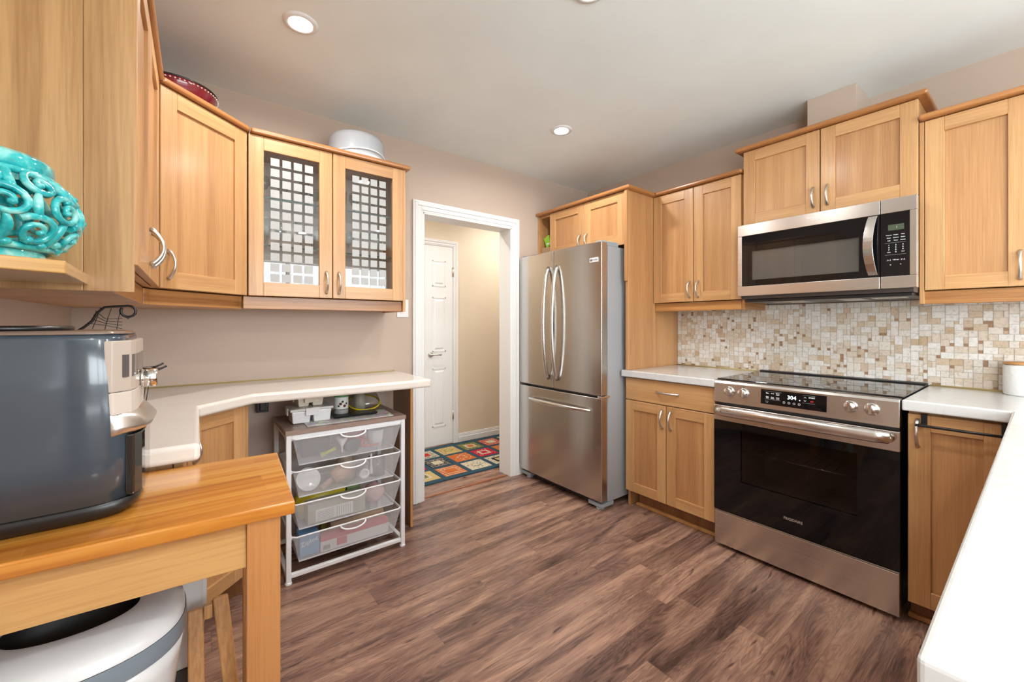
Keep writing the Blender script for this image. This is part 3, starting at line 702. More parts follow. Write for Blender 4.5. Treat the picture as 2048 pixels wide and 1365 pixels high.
m.build('frame', whitemetal, t, bevel=.002)
for x in (UX0, UX1-p):
    for y in (UY0, UY1-p): MB().lathe((x+p/2, y+p/2, .0005), [(.015, 0), (.016, .004), (.014, .012), (.011, .014)], 16).build('foot', whiteplas, t)
for zi, zr in enumerate((.686, .530, .374, .220)):
    zb = zr-.134; x0, x1, y0, y1 = UX0+.028, UX1-.028, UY0-.006, UY1-.03
    top = [(x0, y0, zr), (x1, y0, zr), (x1, y1, zr), (x0, y1, zr)]
    bot = [(x0+.03, y0+.028, zb), (x1-.03, y0+.028, zb), (x1-.03, y1-.028, zb), (x0+.03, y1-.028, zb)]
    m = MB(); m.loft([top, bot], 0, False, cap0=False, cap1=True)
    m.box(x0+.031, x1-.031, y0+.0285, y0+.0305, zb+.0005, zb+.006, 1)
    rim = [(x0-.004, y0-.002, zr+.001), (x1+.004, y0-.002, zr+.001), (x1+.004, y1, zr+.001), (x0-.004, y1, zr+.001)]
    path = []
    for i in range(4):
        A, B = Vector(rim[i]), Vector(rim[(i+1) % 4]); dd = (B-A).normalized()*.018
        path += [A+dd, B-dd]
    m.tube(path, .0042, 8, 1, closed=True)
    # runners reaching the posts
    m.box(x0-.006, x0+.0, y0+.01, y1, zr-.006, zr-.002, 1).box(x1, x1+.006, y0+.01, y1, zr-.006, zr-.002, 1)
    dd_ = m.build('mesh_drawer', [mesh_m, whitemetal], t)
    xc = (x0+x1)/2+.01
    pts = [(xc+.062*math.cos(a), y0-.006-.020*math.sin(a), zr-.002-.020*math.sin(a)) for a in [PI*i/16 for i in range(17)]]
    MB().tube(pts, .0045, 8).build('handle', whiteplas, dd_)
# contents of the drawers
G1, G2, G3, G4 = (f'things in the {o} mesh drawer' for o in ('top', 'second', 'third', 'bottom'))
zb1 = .686-.134+.002; zb2 = .530-.134+.002; zb3 = .374-.134+.002; zb4 = .220-.134+.002
def item(m, name, mt, loc, label, cat, grp, bevel=0): return tag(m.build(name, mt, loc=loc, bevel=bevel), label, cat, grp)
item(MB().lathe((.60, 2.222, zb1+.02), [(.004, 0), (.006, .03), (.032, .078), (.030, .078), (.004, .03)], 24, caps=False), 'funnel', whiteplas, (.60, 2.222, zb1), 'small white plastic funnel in the top mesh drawer', 'funnel', G1)
yel = plain('yellow_green_plastic', (.52, .58, .05), .4)
item(MB().tube([(.50, 2.232, zb1+.020), (.53, 2.230, zb1+.030), (.57, 2.228, zb1+.045)], [.016, .008, .009], 10), 'kitchen_brush', yel, (.5, 2.225, zb1), 'yellow-green brush lying in the top mesh drawer', 'brush', G1)
orr = plain('orange_red_plastic', (.55, .13, .07), .4)
item(MB().tube([(.72+.018*math.cos(a), 2.222, zb1+.05+.018*math.sin(a)) for a in [2*PI*i/16 for i in range(16)]], .005, 8, closed=True).tube([(.715, 2.222, zb1+.03), (.79, 2.222, zb1+.030)], .006, 8), 'scissors', orr, (.72, 2.222, zb1), 'orange-red scissors in the top mesh drawer', 'scissors', G1)
item(MB().lathe((.80, 2.30, zb1+.001), [(0, 0), (.035, 0), (.048, .095), (.045, .095), (.033, .004), (0, .003)], 24, caps=False), 'measuring_cup', whiteplas, (.80, 2.30, zb1), 'white measuring cup at the right end of the top mesh drawer', 'cup', G1)
item(MB().tube([(.66+.035*math.cos(a), 2.235, zb1+.042+.035*math.sin(a)) for a in [2*PI*i/20 for i in range(20)]], .003, 6, closed=True).lathe((.66, 2.236, zb1+.042), [(.034, 0), (.022, .016), (0, .022)], 20, axis=(0, 1, 0)), 'sieve', dark_grey, (.66, 2.235, zb1), 'round grey sieve in the top mesh drawer', 'sieve', G1)
red = plain('dark_red_plastic', (.40, .02, .02), .4)
item(MB().box(.64, .745, 2.31, 2.42, zb1+.001, zb1+.125), 'red_box', red, (.64, 2.3, zb1), 'dark red box at the back of the top mesh drawer', 'box', G1, .003)
item(MB().box(.43, .56, 2.30, 2.45, zb1+.001, zb1+.10), 'brown_box', plain('dark_brown_card', (.05, .03, .025), .6), (.43, 2.3, zb1), 'dark brown box at the left back of the top mesh drawer', 'box', G1, .003)
m = MB(); ca, sa = math.cos(math.radians(62)), math.sin(math.radians(62))
m.lathe((.448, 2.262, zb2+.058), [(.0, 0), (.05, .001), (.058, .008), (.056, .010), (.045, .004), (0, .004)], 32, axis=(.1, -.85, .5))
item(m, 'white_plate', whiteplas, (.455, 2.245, zb2), 'white oval plate leaning in the second mesh drawer', 'plate', G2)
pink = wood('pale_pink_wood', (.50, .30, .20), (.68, .45, .33), False)
item(MB().tube([(.50, 2.222, zb2+.014), (.56, 2.236, zb2+.045)], [.012, .013], 12).lathe((.56, 2.242, zb2+.046), [(.034, 0), (.038, .03), (.036, .085), (.03, .09)], 24, axis=(.9, .1, .42)), 'wooden_mallet', pink, (.55, 2.24, zb2), 'pale wooden citrus mallet in the second mesh drawer', 'mallet', G2)
item(MB().tube([(.715+.020*math.cos(a), 2.222, zb2+.04+.020*math.sin(a)) for a in [2*PI*i/18 for i in range(18)]], .008, 10, closed=True).lathe((.715, 2.23, zb2+.04), [(.02, 0), (.012, .014), (0, .016)], 18, axis=(0, 1, 0)), 'white_stopper', whiteplas, (.715, 2.222, zb2), 'round white stopper in the second mesh drawer', 'stopper', G2)
item(MB().lathe((.80, 2.28, zb2+.001), [(0, 0), (.045, 0), (.045, .10), (.042, .10), (.042, .004), (0, .003)], 24, caps=False), 'clear_jar', clear_plas, (.80, 2.28, zb2), 'clear jar at the right end of the second mesh drawer', 'jar', G2)
item(MB().lathe((.645, 2.33, zb2+.001), [(0, 0), (.05, 0), (.055, .08), (.03, .125), (0, .135)], 24), 'beige_gourd', plain('beige_ceramic', (.45, .36, .28), .5), (.645, 2.33, zb2), 'beige rounded pot at the back of the second mesh drawer', 'pot', G2)
item(MB().lathe((.76, 2.25, zb2+.02), [(0, 0), (.009, .001), (.010, .02), (.005, .05), (.005, .11), (0, .112)], 12), 'white_pestle', whiteplas, (.76, 2.25, zb2), 'white plastic stirrer standing in the second mesh drawer', 'utensil', G2)
# third drawer: food boxes and bags
t3 = thing('food_box', (.44, 2.225, zb3), 'pale grey-green food box printed with a nutrition table, in the third mesh drawer', 'box', G3)
MB().box(.44, .72, 2.222, 2.30, zb3+.001, zb3+.098).build('carton', plain('grey_green_card', (.42, .43, .36), .6), t3, bevel=.002)
m = MB().box(.475, .655, 2.2208, 2.2218, zb3+.008, zb3+.066, 0)
for i in range(6): m.box(.482, .560, 2.2202, 2.2208, zb3+.014+i*.008, zb3+.0155+i*.008, 1)
for i in range(7): m.box(.575+.011*i, .5765+.011*i, 2.2202, 2.2208, zb3+.012, zb3+.060, 1)
m.build('nutrition_table', [plain('label_white', (.78, .78, .78), .5), plain('label_ink', (.12, .12, .12), .5)], t3)
item(MB().loft([[(.42, 2.31, zb3+.001), (.62, 2.31, zb3+.001), (.62, 2.37, zb3+.001), (.42, 2.37, zb3+.001)], [(.40, 2.30, zb3+.09), (.64, 2.30, zb3+.115), (.64, 2.38, zb3+.115), (.40, 2.38, zb3+.09)], [(.42, 2.335, zb3+.13), (.62, 2.335, zb3+.150), (.62, 2.35, zb3+.150), (.42, 2.35, zb3+.13)]], 0, True), 'yellow_bag', plain('yellow_foil', (.55, .45, .03), .3), (.42, 2.31, zb3), 'crumpled yellow bag at the back of the third mesh drawer', 'bag', G3)
def lumpy(cx, cy, cz, rx, ry, rz, seed, mi=0):
    rnd = random.Random(seed); m = MB(); loops = []
    for i in range(9):
        ph = PI*i/8; loops.append([(cx+rx*math.sin(ph)*math.cos(2*PI*k/14)*rnd.uniform(.85, 1.1)+.0001*k, cy+ry*math.sin(ph)*math.sin(2*PI*k/14)*rnd.uniform(.85, 1.1), cz-rz*math.cos(ph)+rnd.uniform(-.003, .003)*math.sin(ph)) for k in range(14)])
    return m.loft(loops, mi, True)
item(lumpy(.79, 2.30, zb3+.055, .055, .06, .054, 3), 'plastic_bag', plain('pale_pink_plastic', (.62, .42, .42), .3), (.79, 2.3, zb3), 'crumpled pink-white plastic bag in the third mesh drawer', 'bag', G3)
item(MB().box(.66, .73, 2.34, 2.42, zb3+.001, zb3+.118), 'green_packet', plain('green_card', (.25, .38, .16), .5), (.66, 2.34, zb3), 'green packet in the third mesh drawer', 'packet', G3, .003)
# bottom drawer: freezer bag box, foil box, rolls
t4 = thing('freezer_bag_box', (.405, 2.222, zb4), 'light blue freezer bag box with white lettering in the bottom mesh drawer', 'box', G4)
MB().box(.405, .495, 2.232, 2.33, zb4+.001, zb4+.105).build('carton', plain('light_blue_card', (.16, .36, .62), .5), t4, bevel=.002)
text(t4, 'lettering', 'Ziploc', (.448, 2.2312, zb4+.068), (1, 0, .25), (-.25, 0, 1), .032, plain('box_white', (.9, .9, .9), .5), label='white lettering reading Ziploc')
t4 = thing('foil_wrap_box', (.50, 2.222, zb4), 'long white and red food wrap box along the front of the bottom mesh drawer', 'box', G4)
m = MB(); m.box(.498, .845, 2.222, 2.27, zb4+.001, zb4+.052, 0).box(.498, .845, 2.2215, 2.2705, zb4+.052, zb4+.076, 1).box(.575, .625, 2.2212, 2.222, zb4+.012, zb4+.05, 1)
for i in range(12): m.box(.51+.0028*i, .5114+.0028*i, 2.2212, 2.222, zb4+.008, zb4+.03, 2)
m.build('carton', [plain('box_pale', (.74, .74, .76), .5), plain('box_pale_red', (.55, .10, .12), .5), plain('ink_black', (.03, .03, .03), .5)], t4)
item(MB().tube([(.56, 2.30, zb4+.085), (.84, 2.30, zb4+.085)], .026, 16), 'paper_roll', plain('kraft_paper', (.50, .38, .27), .6), (.56, 2.3, zb4), 'brown paper roll lying in the bottom mesh drawer', 'roll', G4)
item(MB().box(.42, .50, 2.36, 2.43, zb4+.001, zb4+.150), 'dark_blue_packet', plain('dark_blue_foil', (.01, .06, .25), .25), (.42, 2.36, zb4), 'dark blue packet at the left back of the bottom mesh drawer', 'packet', G4, .004)
item(MB().box(.68, .80, 2.38, 2.44, zb4+.001, zb4+.148), 'dark_green_packet', plain('dark_green_card', (.02, .07, .03), .4), (.68, 2.38, zb4), 'dark green packet at the back of the bottom mesh drawer', 'packet', G4, .004)
item(MB().box(.54, .66, 2.40, 2.46, zb4+.001, zb4+.142), 'yellow_packet', plain('yellow_card', (.45, .38, .05), .4), (.54, 2.4, zb4), 'yellow packet at the back middle of the bottom mesh drawer', 'packet', G4, .004)
# on top of the tower
pm, n_, b_ = mat('patterned_placemat')
tt = N(n_, 'ShaderNodeTexCoord'); vo = N(n_, 'ShaderNodeTexVoronoi', i_Scale=55.0); n_.links.new(tt.outputs['Object'], vo.inputs['Vector'])
hs = N(n_, 'ShaderNodeHueSaturation', i_Saturation=.55, i_Value=.85); n_.links.new(vo.outputs['Color'], hs.inputs['Color'])
mx = N(n_, 'ShaderNodeMix', data_type='RGBA'); mx.inputs[0].default_value = .6; mx.inputs[6].default_value = (.80, .77, .72, 1); n_.links.new(hs.outputs[0], mx.inputs[7]); n_.links.new(mx.outputs[2], b_.inputs['Base Color'])
item(MB().prism([(.435, 2.215), (.868, 2.205), (.885, 2.40), (.44, 2.42)], UZ+.0005, UZ+.003), 'placemat', pm, (.43, 2.21, UZ), 'white placemat with small colourful print on the drawer tower', 'placemat', None)
def lunchbox(name, x0, x1, y0, y1, z, h, label, latch):
    t = thing(name, (x0, y0, z), label, 'food container', 'stacked lidded food containers')
    i = .008; xm = (x0+x1)/2
    m = MB()
    for a, c in ((x0+i, xm-.004), (xm+.004, x1-i)):
        m.loft([[(a+.006, y0+i+.006, z), (c-.006, y0+i+.006, z), (c-.006, y1-i-.006, z), (a+.006, y1-i-.006, z)], [(a, y0+i, z+h-.014), (c, y0+i, z+h-.014), (c, y1-i, z+h-.014), (a, y1-i, z+h-.014)]], 0, False)
    m.build('tub', latch[1], t, bevel=.005, seg=3)
    MB().box(x0, x1, y0, y1, z+h-.0135, z+h).build('lid', latch[2], t, bevel=.004, seg=3)
    MB().box(xm-.032, xm+.032, y0-.006, y0-.0005, z+h-.036, z+h-.004).box(xm-.032, xm+.032, y0-.006, y0+.01, z+h-.005, z+h+.002).build('latch', latch[0], t, bevel=.002)
    MB().box(x0-.006, x0-.0005, y0+.05, y0+.10, z+h-.036, z+h).build('latch', latch[0], t, bevel=.002)
    return t
lunchbox('food_container', .372, .575, 2.285, 2.43, UZ+.0035, .075, 'large white two-section lidded container on the drawer tower, under the smaller one', (whiteplas, whiteplas, plain('frosted_lid', (.66, .66, .64), .3)))
lunchbox('food_container', .405, .545, 2.32, 2.42, UZ+.0800, .058, 'small cream two-section lidded container stacked on the large white one', (cream_plas, cream_plas, clear_plas))
# tray, jar and cheese dome
tray = MB().loft([[(.585, 2.30, UZ+.0035), (.80, 2.285, UZ+.0035), (.815, 2.395, UZ+.0035), (.60, 2.42, UZ+.0035)], [(.577, 2.290, UZ+.016), (.81, 2.276, UZ+.016), (.825, 2.402, UZ+.016), (.592, 2.43, UZ+.016)]], 0, False)
item(tray, 'serving_tray', black_plas, (.6, 2.3, UZ), 'small glossy black tray on the placemat', 'tray', None, .004)
jx, jy, jz = .635, 2.365, UZ+.0165
t = thing('supplement_jar', (jx, jy, jz), 'cylindrical jar with white and green label standing on the black tray', 'jar')
MB().lathe((jx, jy, jz), [(0, 0), (.034, 0), (.036, .004), (.036, .028), (.0, .028)], 32).build('jar_bottom', plain('grey_jar', (.30, .30, .30), .3), t)
m = MB(); m.lathe((jx, jy, jz), [(.0366, .0285), (.0366, .092)], 32, 0, caps=False); m.lathe((jx, jy, jz), [(.0366, .0925), (.0366, .108)], 32, 1, caps=False)
lb = m.build('label', [plain('label_paper', (.80, .82, .80), .5), plain('label_green', (.10, .30, .10), .5)], t)
MB().lathe((jx, jy, jz), [(.036, .108), (.037, .112), (.037, .122), (0, .124)], 32).build('cap', whiteplas, t)
for q_ in range(5):
    a = -2.2+.28*q_; MB().lathe((jx+.0366*math.cos(a), jy+.0366*math.sin(a), jz+.045+.012*(q_ % 3)), [(0, -.001), (.006+.002*(q_ % 2), 0), (0, .001)], 10, axis=(math.cos(a), math.sin(a), 0)).build('printed_mark', plain('label_mark', (.25, .05, .05) if q_ % 2 else (.03, .08, .04), .5), lb)
dx, dy, dz = .79, 2.465, UZ+.004
t = thing('plastic_dome', (dx, dy, dz), 'clear plastic dome lid with a yellow rim leaning on the drawer tower', 'lid')
ax = Vector((-.06, -.34, 1)).normalized()
c0 = Vector((dx, dy, dz+.040))
MB().lathe(c0, [(.088, .002), (.086, .02), (.074, .045), (.04, .064), (0, .068)], 36, axis=ax, caps=False).build('dome', clear_plas, t)
MB().lathe(c0, [(.086, -.004), (.093, -.003), (.094, .002), (.086, .003)], 40, axis=ax, caps=False).build('rim', plain('yellow_plastic', (.75, .60, .02), .35), t)
item(MB().lathe((.775, 2.50, UZ+.0005), [(0, 0), (.032, 0), (.034, .004), (.034, .075), (.026, .085), (.026, .10), (0, .102)], 24), 'spice_jar', plain('pale_jar', (.62, .58, .50), .3), (.775, 2.5, UZ), 'pale jar standing behind the yellow-rimmed dome', 'jar', None)
t = tag(MB().box(.262, .318, YW-.05, YW-.001, .755, .825).box(.275, .305, YW-.062, YW-.05, .765, .815).build('power_adapter', black_plas, loc=(.29, YW, .79), bevel=.003), 'black power adapter plugged in the wall beside the drawer tower', 'plug')

# ------------------------------------------------------------------ black wire stand behind the fryer
sy = 1.65; bx = -.24
t = thing('wire_fruit_stand', (bx+.02, sy, ZK), 'black wire fruit stand with curled hook, standing behind the air fryer', 'stand')
hook = [(bx-.06, sy, ZK+.01), (-.34, sy, 1.08), (-.31, sy, 1.16), (-.275, sy, 1.205), (-.248, sy, 1.227), (-.232, sy, 1.245), (-.222, sy, 1.268), (-.207, sy, 1.284), (-.185, sy, 1.287), (-.165, sy, 1.289)]
hook += [(-.157+.0165*math.cos(a)*1.0, sy, 1.2735+.0165*math.sin(a)) for a in [math.radians(90-28*i) for i in range(12)]]
MB().tube(hook, .0035, 8).build('hook_rod', black_metal, t)
m = MB()
for a in range(4):
    m.tube([(-.238+.004*a, sy, 1.238+.012*a), (-.205, sy, 1.240+.006*a-.008), (-.170, sy, 1.234+.010*a-.012)], .0009, 5)
for a in range(3): m.tube([(-.215+.022*a, sy, 1.283-.002*a), (-.222+.022*a, sy, 1.255), (-.232+.025*a, sy, 1.222-.003*a)], .0009, 5)
m.lathe((-.157, sy, 1.2535), [(.0022, -.004), (.0030, 0), (.0022, .004)], 8, axis=(0, 1, 0))
m.build('wire_web', black_metal, t)
m = MB()
ring = [(-.20+.095*math.cos(a), sy-.02+.085*math.sin(a), 1.100) for a in [2*PI*i/28 for i in range(28)]]
m.tube(ring, .002, 6, closed=True)
ring2 = [(-.20+.075*math.cos(a), sy-.02+.065*math.sin(a), .935) for a in [2*PI*i/28 for i in range(28)]]
m.tube(ring2, .002, 6, closed=True)
for i in range(0, 28, 2): m.tube([ring[i], ring2[i]], .0012, 5)
for z in (1.097, 1.103, 1.109): m.tube([(-.16, sy-.06, z), (-.088, sy-.01, z)], .0009, 5)
m.tube([(-.108, sy-.01, 1.100), (-.078, sy-.0, 1.116)], .003, 8).tube([(-.098, sy-.02, 1.094), (-.070, sy-.01, 1.108)], .003, 8)
m.build('wire_basket', black_metal, t)
# nail hole mark on wall left out of geometry; a small hook bump
# ------------------------------------------------------------------ butcher block table
TZ = .872
ang = math.radians(-3.2)
ta, tb = Vector((math.cos(ang), math.sin(ang))), Vector((-math.sin(ang), math.cos(ang)))
NR = Vector((.162, .941))              # near right corner of the top
TL, TD = .593, .392
org = NR-ta*TL
TF = Fr(tuple(org), tuple(ta), tuple(tb))
t = thing('butcher_block_table', (*org, 0), 'honey-coloured butcher block kitchen table with square legs at bottom left', 'table')
MB().box(0, TL, 0, TD, TZ-.026, TZ, 0, TF).build('tabletop', butcher_m, t, bevel=.003, seg=2)
i0 = .012
MB().box(i0+.058, TL-.025-.058, i0+.008, i0+.028, TZ-.118, TZ-.0265, 0, TF).box(i0+.058, TL-.025-.058, TD-.04, TD-.02, TZ-.118, TZ-.0265, 0, TF).box(TL-.055, TL-.035, i0+.058, TD-.07, TZ-.118, TZ-.0265, 0, TF).box(i0+.01, i0+.03, i0+.058, TD-.07, TZ-.118, TZ-.0265, 0, TF).build('apron', pine_h, t, bevel=.001)
for a in (i0, TL-.025-.058):
    for b in (i0, TD-.012-.058): MB().box(a, a+.058, b, b+.058, .001, TZ-.0265, 0, TF).build('leg', pine_v, t, bevel=.002)

# ------------------------------------------------------------------ air fryer
def sloop(cx, cy, a, b, z, n=64, ex=5.5, dx=0):
    r = []
    for i in range(n):
        th = 2*PI*i/n; c, s = math.cos(th), math.sin(th)
        r.append((cx+dx+a*math.copysign(abs(c)**(2/ex), c), cy+b*math.copysign(abs(s)**(2/ex), s), z))
    return r
fx, fy, fa, fb = -.258, 1.178, .160, .127
navy = plain('navy_gloss_shell', (.047, .064, .085), .16, coat=.5)
t = thing('air_fryer', (fx, fy, TZ), 'large dark blue-grey air fryer standing on the butcher block table', 'air fryer')
MB().loft([sloop(fx, fy, fa-.012, fb-.018, TZ+.001, dx=.006), sloop(fx, fy, fa, fb-.010, TZ+.012, dx=.008), sloop(fx, fy, fa+.006, fb-.003, TZ+.034, dx=.008)]).build('base', black_plas, t)
MB().loft([sloop(fx, fy, fa+.003, fb+.001, TZ+.0345), sloop(fx, fy, fa+.003, fb+.001, TZ+.12), sloop(fx, fy, fa-.001, fb, TZ+.25), sloop(fx, fy, fa-.005, fb-.002, TZ+.335), sloop(fx, fy, fa-.008, fb-.006, TZ+.344)]).build('shell', navy, t)
MB().loft([sloop(fx, fy, fa-.006, fb-.005, TZ+.3445), sloop(fx, fy, fa-.012, fb-.01, TZ+.3495), sloop(fx, fy, fa-.03, fb-.03, TZ+.3515)]).build('top_lid', plain('taupe_gloss', (.20, .14, .11), .2), t)
MB().lathe((fx-.02, fy-.01, TZ+.352), [(.088, 0), (.09, .004), (.086, .008), (.03, .0085), (0, .007)], 40).build('top_vent', black_plas, t)
# front face pieces follow the shell's front (+X)
def front(y0, y1, z0, z1, off, bulge=0.0, n=10, mi=0, m=None):
    m = m or MB(); L0, L1 = [], []
    for z, L in ((z0, L0), (z1, L1)):
        for i in range(n+1):
            y = y0+(y1-y0)*i/n; u = (y-fy)/fb; X = fx+fa*(max(0, 1-abs(u)**5.5))**(1/5.5)+off
            L.append((X, y, z))
        for i in range(n, -1, -1):
            y = y0+(y1-y0)*i/n; u = (y-fy)/fb; X = fx+fa*(max(0, 1-abs(u)**5.5))**(1/5.5)+off-.012
            L.append((X, y, z))
    return m.loft([L0, L1], mi, False)
yA, yB = fy-fb*.93, fy+fb*.93
champ = plain('champagne_plastic', (.50, .42, .36), .3)
front(yA, yB, TZ+.235, TZ+.332, .005).build('control_panel', champ, t, bevel=.002)
front(yA+.012, yB-.02, TZ+.262, TZ+.305, .0052).build('display_window', plain('smoky_gloss', (.10, .085, .08), .06), t)
front(yA, yB, TZ+.192, TZ+.2345, .006).build('knob_panel', plain('pearl_plastic', (.62, .54, .48), .3), t, bevel=.002)
kx = fx+fa+.006
kb = MB(); kb.lathe((kx, fy+.005, TZ+.248), [(.0, 0), (.019, 0), (.0195, .002), (.018, .004), (.0195, .006), (.0195, .024), (.017, .027), (0, .027)], 32, axis=(1, 0, 0)); kb.build('knob', chrome, t)
for i in range(3): MB().lathe((kx+.0005, fy-.045, TZ+.262-.014*i), [(.0015, 0), (0, .001)], 8, axis=(1, 0, 0)).build('indicator_dot', dark_grey, t)
bk = MB(); LL = []
for z, o in ((.196, .004), (.186, .016), (.168, .030), (.158, .026), (.152, .004)):
    row = []
    for i in range(13):
        y = yA+(yB-yA)*i/12; u = (y-fy)/fb; X = fx+fa*(max(0, 1-abs(u)**5.5))**(1/5.5)
        row.append((X+o*(1-abs(u)**3*.75), y, TZ+z))
    for i in range(12, -1, -1):
        y = yA+(yB-yA)*i/12; u = (y-fy)/fb; X = fx+fa*(max(0, 1-abs(u)**5.5))**(1/5.5)
        row.append((X-.01, y, TZ+z))
    LL.append(row)
bk.loft(LL, 0, True); bk.build('drawer_handle', nickel, t)
front(yA+.012, yB, TZ+.036, TZ+.1515, .017).build('drawer_front', plain('mirror_black', (.10, .10, .10), .05, metal=.9), t, bevel=.002)

# ------------------------------------------------------------------ things below the table
bcx, bcy = -.200, 1.135
t = thing('waste_bin', (bcx, bcy, 0), 'large rounded white bin with grey band and dark oval opening, under the butcher block table', 'bin')
S2 = lambda a, b, z: sloop(bcx, bcy, a-.016, b+.011, z, 56, 2.5)
S3 = lambda a, b, z: sloop(bcx+.015, bcy+.002, a-.013, b-.009, z, 56, 2.1)
MB().loft([S2(.11, .10, .001), S2(.125, .105, .02), S2(.150, .118, .25), S2(.178, .128, .45), S2(.192, .134, .56), S2(.198, .138, .598)]).build('body', whiteplas, t)
MB().loft([S2(.199, .139, .5985), S2(.202, .141, .61), S2(.200, .140, .636)], cap0=False, cap1=False).build('grey_band', plain('blue_grey_plastic', (.22, .27, .32), .3), t)
MB().loft([S2(.199, .139, .6365), S2(.196, .136, .652), S2(.168, .112, .664), S3(.118, .080, .672), S3(.108, .070, .671)], cap0=False, cap1=False).build('lid', whiteplas, t)
MB().loft([S3(.1078, .0698, .671), S3(.106, .068, .601)], cap0=False).build('opening', plain('inside_black', (.01, .01, .01), .5), t)
t = thing('small_white_bin', (.005, 1.315, 0), 'narrow white bin with dark grey inside, behind the large rounded bin', 'bin')
m = MB(); a0, a1, c0_, c1_ = -.08, .022, 1.275, 1.315
def rr(a0, a1, c0, c1, z): return [(a0, c0, z), (a1, c0, z), (a1, c1, z), (a0, c1, z)]
m.loft([rr(-.05, .002, 1.270, 1.315, .40), rr(-.064, .022, 1.262, 1.325, .53), rr(-.064, .024, 1.262, 1.325, .72)], 0, False)
m.build('body', whiteplas, t, bevel=.008, seg=3)
MB().prism([(-.085, .60), (.015, .60), (.015, .70), (-.085, .70)], 1.2235, 1.2245, 0, Fr((0, 0), (1, 0), (0, 0))) if False else None
MB().box(-.06, .014, 1.2595, 1.2615, .625, .715).build('inner_panel', dark_grey, t)
MB().box(-.05, .002, 1.272, 1.312, .001, .3995).build('stand', dark_grey, t)
t = thing('folding_stool', (.05, 1.15, 0), 'folded wooden stool with slanting slats leaning below the table', 'stool')
def slat(name, p0, p1, w, th, mt=slat_wood):
    p0, p1 = Vector(p0), Vector(p1); ax_ = (p1-p0).normalized(); sx_ = Vector((1, 0, 0)); n_ = ax_.cross(sx_).normalized()
    lo = [p0+sx_*w/2+n_*th/2, p0-sx_*w/2+n_*th/2, p0-sx_*w/2-n_*th/2, p0+sx_*w/2-n_*th/2]
    return MB().loft([lo, [q+(p1-p0) for q in lo]], 0, False).build(name, mt, t, bevel=.003)
slat('leg', (.104, 1.06, .002), (.047, 1.205, .585), .030, .018)
slat('leg', (.006, 1.06, .002), (.000, 1.205, .575), .030, .018)
MB().box(.0155, .0315, 1.19, 1.205, .548, .580).build('crossbar', slat_wood, t, bevel=.002)
MB().box(.0215, .086, 1.085, 1.10, .10, .13).build('crossbar', slat_wood, t, bevel=.002)

# ------------------------------------------------------------------ refrigerator
FX, FY0, FY1, FZ = 2.10, 1.780, 2.638, 1.782
t = thing('refrigerator', (FX, (FY0+FY1)/2, 0), 'stainless steel french-door refrigerator with bottom freezer drawer', 'refrigerator')
MB().box(FX+.085, 2.86, FY0+.008, FY1-.008, .045, FZ-.02).build('body', fridge_side, t, bevel=.004)
MB().box(FX+.068, FX+.0845, FY0+.012, FY1-.012, .07, FZ-.03).build('gasket', gasket, t)
ym = 2.228
def bowed(y0, y1, z0, z1, name, cut=0):
    """door slab with a softly curved front"""
    m = MB(); n = 12; L0, L1 = [], []
    for z, L in ((z0, L0), (z1, L1)):
        for i in range(n+1):
            y = y0+(y1-y0)*i/n; u = (y-(FY0+FY1)/2)/((FY1-FY0)/2)
            x = FX+.010*u*u
            L.append((x, y, z))
        L.append((FX+.067, y1, z)); L.append((FX+.067, y0, z))
    m.loft([L0, L1], 0, False); return m.build(name, steel_v, t, bevel=.005, seg=3)
dR = bowed(FY0, ym-.003, .762, FZ, 'door')
dL = bowed(ym+.003, FY1, .762, FZ-.001, 'door')
dF = bowed(FY0, FY1, .062, .745, 'freezer_drawer')
def fr_handle(y, parent):
    pts = []; rad = []
    for i in range(25):
        u = i/24; k = math.sin(PI*u)
        pts.append((FX-.003-.058*k**.55, y+.0, .828+.832*u)); rad.append(.010+.004*(1-k)+.003*k)
    MB().tube(pts, rad, 14, flat=1.0).build('handle', nickel_soft, parent)
nickel_soft = steel('satin_handle_metal', (.66, .64, .62), .2)
fr_handle(ym-.047, dR); fr_handle(ym+.047, dL)
pts = []; rad = []
for i in range(25):
    u = i/24; k = math.sin(PI*u); pts.append((FX-.001-.048*k**.6, 2.51-.645*u, .655)); rad.append(.010+.005*k)
MB().tube(pts, rad, 14).build('handle', nickel_soft, dF)
bd = MB().box(FX+.0015, FX+.0075, 1.806, 1.875, 1.650, 1.680).build('badge', whiteplas, dR, bevel=.0005)
# badge sits on the upper right door
hm_ = MB().box(FX+.03, FX+.20, FY0+.012, FY0+.07, FZ-.0195, FZ+.012); hm_.build('hinge_cover', grey_plas, t, bevel=.004)
MB().box(FX+.03, FX+.20, FY1-.07, FY1-.012, FZ-.0195, FZ+.012).build('hinge_cover', grey_plas, t, bevel=.004)
MB().box(FX+.004, FX+.09, FY0-.004, FY0+.03, .7465, .7605).build('middle_hinge', chrome, t, bevel=.002)
for y in (FY0+.005, FY1-.125):
    MB().box(FX+.02, FX+.14, y, y+.12, .020, .0445).lathe((FX+.05, y+.04, .001), [(.026, 0), (.028, .004), (.024, .018), (.018, .02)], 20).build('foot', grey_plas, t, bevel=.003)
MB().box(FX+.06, FX+.08, FY0+.13, FY1-.13, .012, .06).build('base_grille', black_plas, t)
def rtxt(parent, s, y, z, x, size, m, name='lettering', **k):   # text on a face that looks towards -X: reading direction is -Y
    return text(parent, name, s, (x, y, z), (0, -1, 0), (0, 0, 1), size, m, **k)
MB().lathe((FX+.0013, 1.861, 1.665), [(.009, 0), (.009, -.0006), (0, -.0006)], 20, axis=(1, 0, 0)).build('emblem', plain('emblem_grey', (.16, .16, .18), .4), dR)
rtxt(dR, 'Profile', 1.829, 1.665, FX+.0009, .016, plain('badge_grey', (.2, .2, .22), .4))

